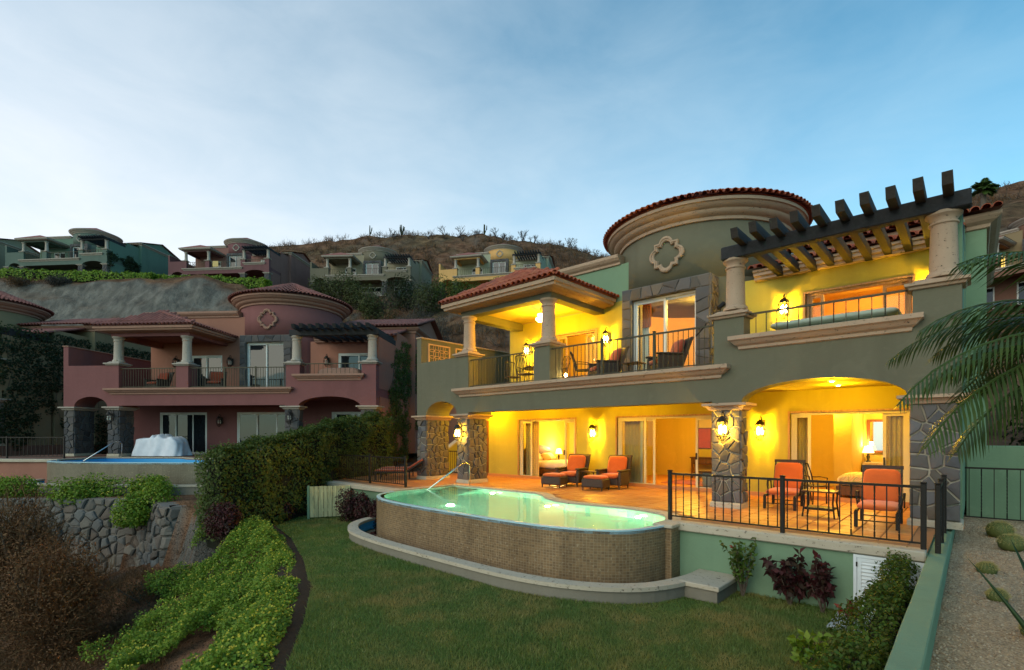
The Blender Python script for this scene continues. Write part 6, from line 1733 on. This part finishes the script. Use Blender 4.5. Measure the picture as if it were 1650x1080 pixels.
for k in range(58):
    pxx = r.choice((r.uniform(590, 985), r.uniform(680, 960))); y = r.uniform(126, 133); x = (pxx - 825) / 820 * y
    o = link('bare_shrub', protos[k % 5]); o.location = (x, y, terrain_z(x, y)); o.rotation_euler = (0, 0, r.uniform(0, 6)); s_ = r.uniform(.35, 1.0); o.scale = (s_ * 1.2, s_ * 1.2, s_)
    wh = 'left of the branched cactus' if pxx < 640 else 'between the two cacti' if pxx < 775 else 'above the apricot villa' if pxx < 880 else 'where it falls toward the round tower'
    tag(o, 'small leafless shrub on the ridge skyline, ' + wh, 'shrub', 'leafless ridge shrubs ' + wh)
for pxx, lb, n_ in ((596, 'slim dark columnar cactus on the ridge, leftmost on the skyline', 2), (647, 'branched dark cactus standing on the ridge skyline', 6), (780, 'dark cactus clump on the highest part of the ridge', 4)):
    y = 129; x = (pxx - 825) / 820 * y; t = plant('cactus', lb, 'cactus', x, y, terrain_z(x, y)); r2 = random.Random(pxx)
    for k in range(n_):
        a = r2.uniform(-1, 1) if k else 0; MB().tube([(0, 0, -.3), (a * .5, 0, .7), (a * .9, r2.uniform(-.3, .3), 1.2), (a * 1.0, 0, r2.uniform(1.8, 2.6))], [.16, .16, .15, .1], 6).build('arm', 'leaf_dark', t)

# ---- palms
def frond(mb_st, V, Q, base, d, L, rng, wmax=.34, nl=34, droop=.9, lw=.02):
    """feather frond: a curved rib with paired hanging leaflets"""
    d = Vector(d).normalized(); pts = []; p = Vector(base); dd = d.copy()
    for i in range(12):
        pts.append(p.copy()); dd = (dd + Vector((0, 0, -droop * .11 * (i / 5)))).normalized(); p = p + dd * (L / 11)
    mb_st.tube(pts, [.014 * (1 - i / 13) + .003 for i in range(12)], 5)
    for k in range(nl):
        f_ = .14 + .86 * k / nl; i = min(10, int(f_ * 11)); q = pts[i].lerp(pts[i + 1], f_ * 11 - i); tg = (pts[i + 1] - pts[i]).normalized()
        sd = tg.cross(Vector((0, 0, 1))).normalized(); l = wmax * math.sin(PI * min(1, .12 + f_ * .86)) ** .6 * rng.uniform(.85, 1.1)
        for s_ in (-1, 1):
            ld = (sd * s_ + tg * .75 + Vector((0, 0, -.25 + rng.uniform(-.12, .12)))).normalized(); up = ld.cross(tg).normalized(); w_ = ld.cross(up).normalized() * lw
            tip = q + ld * l + Vector((0, 0, -l * .35)); mid = q + ld * l * .55 + Vector((0, 0, -l * .06)); b0 = len(V)
            V += [q - w_ * .3, q + w_ * .3, mid + w_ * .5, mid - w_ * .5, tip]; Q += [(b0, b0 + 1, b0 + 2, b0 + 3), (b0 + 3, b0 + 2, b0 + 4)]
def palm(label, x, y, z, h, nf, L, seed, wmax, nl, lw, mat='leaf_palm', droop=.9, el=(-.1, 1.1), trunk_r=.1, az=None):
    t = plant('palm', label, 'palm', x, y, z); rng = random.Random(seed)
    tk = MB().tube([(0, 0, -.2), (.03, 0, h * .33), (-.02, .02, h * .66), (0, 0, h)], [trunk_r * 1.25, trunk_r, trunk_r, trunk_r * .9], 12); tk.build('trunk', 'bark', t, smooth=True)
    for k in range(nf):
        a = (2 * PI * k * .381966 * 1.0 + rng.uniform(-.2, .2)) if az is None else rng.uniform(*az); e_ = rng.uniform(*el); V, Q = [], []; st = MB()
        frond(st, V, Q, (0, 0, h), (math.cos(a) * math.cos(e_), math.sin(a) * math.cos(e_), math.sin(e_)), L * rng.uniform(.8, 1.1), rng, wmax, nl, droop, lw)
        o = MB().add(V, Q).build('frond', mat, t); st.build('rib', mat, o)
    return t
palm('feathery palm hanging into the picture from the right edge', 5.0, 3.75, -.4, 2.85, 40, 1.95, 17, .44, 46, .020, el=(-.25, .9), droop=1.0)
palm('dark feathery palm behind the right end of the villa', 16.5, 14.0, -.2, 3.4, 26, 2.6, 18, .6, 40, .03)
palm('small palm on the ridge beyond the pergola end', 64.4, 69.5, 24.5, 10.7, 30, 1.7, 19, .75, 16, .14, 'leaf_palm', el=(-.5, 1.3), trunk_r=.32)
# dark shrubs beyond the boundary wall
for k, (u, v, rr, hh_) in enumerate(((5.6, 6.6, 1.3, 3.6), (7.6, 7.4, 1.6, 4.4), (9.8, 8.5, 1.8, 4.8), (6.6, 9.5, 1.8, 5.0), (11.5, 7.0, 1.6, 3.8))):
    x, y, _ = MAIN.w(u, v); bush(('dark shrub just beyond the mint boundary wall', 'tall dark shrub behind the right boundary wall', 'high dark tree at the right edge beyond the boundary wall', 'dark tree between the villa wing and the right edge', 'dark leafy shrub cut by the right edge')[k],
         x, y, -.5, rr, rr, hh_, 6500, .16, .09, 'leaf_dark', 130 + k, 'shrub', 'dark shrubs beyond the boundary wall', 'shrub', inner=.3, lumps=14)
# ---- agave blades and barrel cacti on the gravel
def blade(t, base, tip, w, sag, mat='leaf_agave'):
    base, tip = Vector(base), Vector(tip); d = tip - base; s_ = d.cross(Vector((0, 0, 1))).normalized(); n_ = s_.cross(d).normalized(); V, Q = [], []; K = 10
    for i in range(K + 1):
        f_ = i / K; p = base + d * f_ + Vector((0, 0, 1)) * sag * 4 * f_ * (1 - f_); ww = w * (1 - f_ ** 2.2) * (.75 + .5 * math.sin(PI * min(1, f_ * 1.6)) * .6); V += [p - s_ * ww / 2 + n_ * ww * .18, p - n_ * ww * .12, p + s_ * ww / 2 + n_ * ww * .18, p - n_ * ww * .22]
    for i in range(K):
        for k in range(4): Q.append((i * 4 + k, i * 4 + (k + 1) % 4, i * 4 + 4 + (k + 1) % 4, i * 4 + 4 + k))
    return MB().add(V, Q).build('blade', mat, t, smooth=True)
def pix(x, y, dd): return Vector(((x - 825) / 820 * dd, dd, 1.7 - (y - 701.5) / 820 * dd))
ag = plant('agave', 'sword-leaved agave reaching in from the lower right corner', 'plant', 0, 0, 0)
root = pix(1740, 1130, 2.75)
ag.location = root
for x, y, dd, w, sag in ((1553, 893, 3.05, .085, .03), (1627, 866, 3.1, .09, .02), (1700, 830, 2.9, .09, .02), (1800, 850, 2.6, .09, .03), (1640, 1010, 2.3, .08, .03), (1850, 980, 2.5, .09, .02), (1760, 900, 3.3, .09, .02)):
    blade(ag, (0, 0, 0), pix(x, y, dd) - root, w, sag)
def barrel(label, u, v, r, seed):
    x, y, z = MAIN.w(u, v, -.31); t = plant('barrel_cactus', label, 'cactus', x, y, z, 'barrel cacti on the gravel')
    MB().lathe([(r * .55, 0), (r * .9, r * .3), (r, r * .75), (r * .86, r * 1.2), (r * .5, r * 1.5), (r * .12, r * 1.52)], (0, 0), 36, rib=.05).build('body', 'cactus_skin', t, smooth=True)
    rng = np.random.default_rng(seed); n = 900; th = np.round(rng.uniform(0, 18, n)) / 18 * 2 * PI; ph = rng.uniform(.05, 1.45, n); d_ = np.column_stack([np.cos(th) * np.cos(ph), np.sin(th) * np.cos(ph), np.sin(ph)])
    P = d_ * np.array([r, r, r * .85]) + np.array([0, 0, r * .68]); twigs('spines', P, d_ + rng.normal(0, .55, (n, 3)), r * .32, .0035, 'cactus_spine', t, seed, .2)['kind'] = 'stuff'
barrel('barrel cactus in the middle of the gravel, whole in view', 4.09, -2.14, .115, 1)
barrel('barrel cactus partly behind the agave blade', 4.16, -3.7, .10, 2)
barrel('larger barrel cactus near the iron gate', 4.33, 1.6, .20, 3)
barrel('barrel cactus at the right edge below the one near the gate', 4.44, .2, .18, 4)
barrel('barrel cactus in the lower right corner', 4.40, -5.0, .11, 5)
rng = np.random.default_rng(71); n = 15000
U = 3.68 + rng.uniform(0, 1, n) ** 1.3 * 2.6; Vv = rng.uniform(-7.2, 4.4, n); r_ = rng.uniform(.006, .017, n) * (1 + .03 * (Vv + 7))
OCT = np.array([(1, 0, 0), (0, 1, 0), (-1, 0, 0), (0, -1, 0), (0, 0, .7), (0, 0, -.7)]); TRI = np.array([(0, 1, 4), (1, 2, 4), (2, 3, 4), (3, 0, 4), (1, 0, 5), (2, 1, 5), (3, 2, 5), (0, 3, 5)])
cc = np.array([(*MAIN.w(a, b)[:2], -.297 + .03 * fbm(a, b, .9, 3, 2.0)) for a, b in zip(U, Vv)])
V = cc[:, None, :] + OCT[None] * r_[:, None, None] * rng.uniform(.6, 1.3, (n, 6, 1)); T = (np.arange(n)[:, None, None] * 6 + TRI[None]).reshape(-1, 3)
tag(np_mesh('pebbles', V.reshape(-1, 3), None, T, 'pebble'), 'loose pale pebbles strewn over the gravel bed', 'pebbles', kind='stuff')
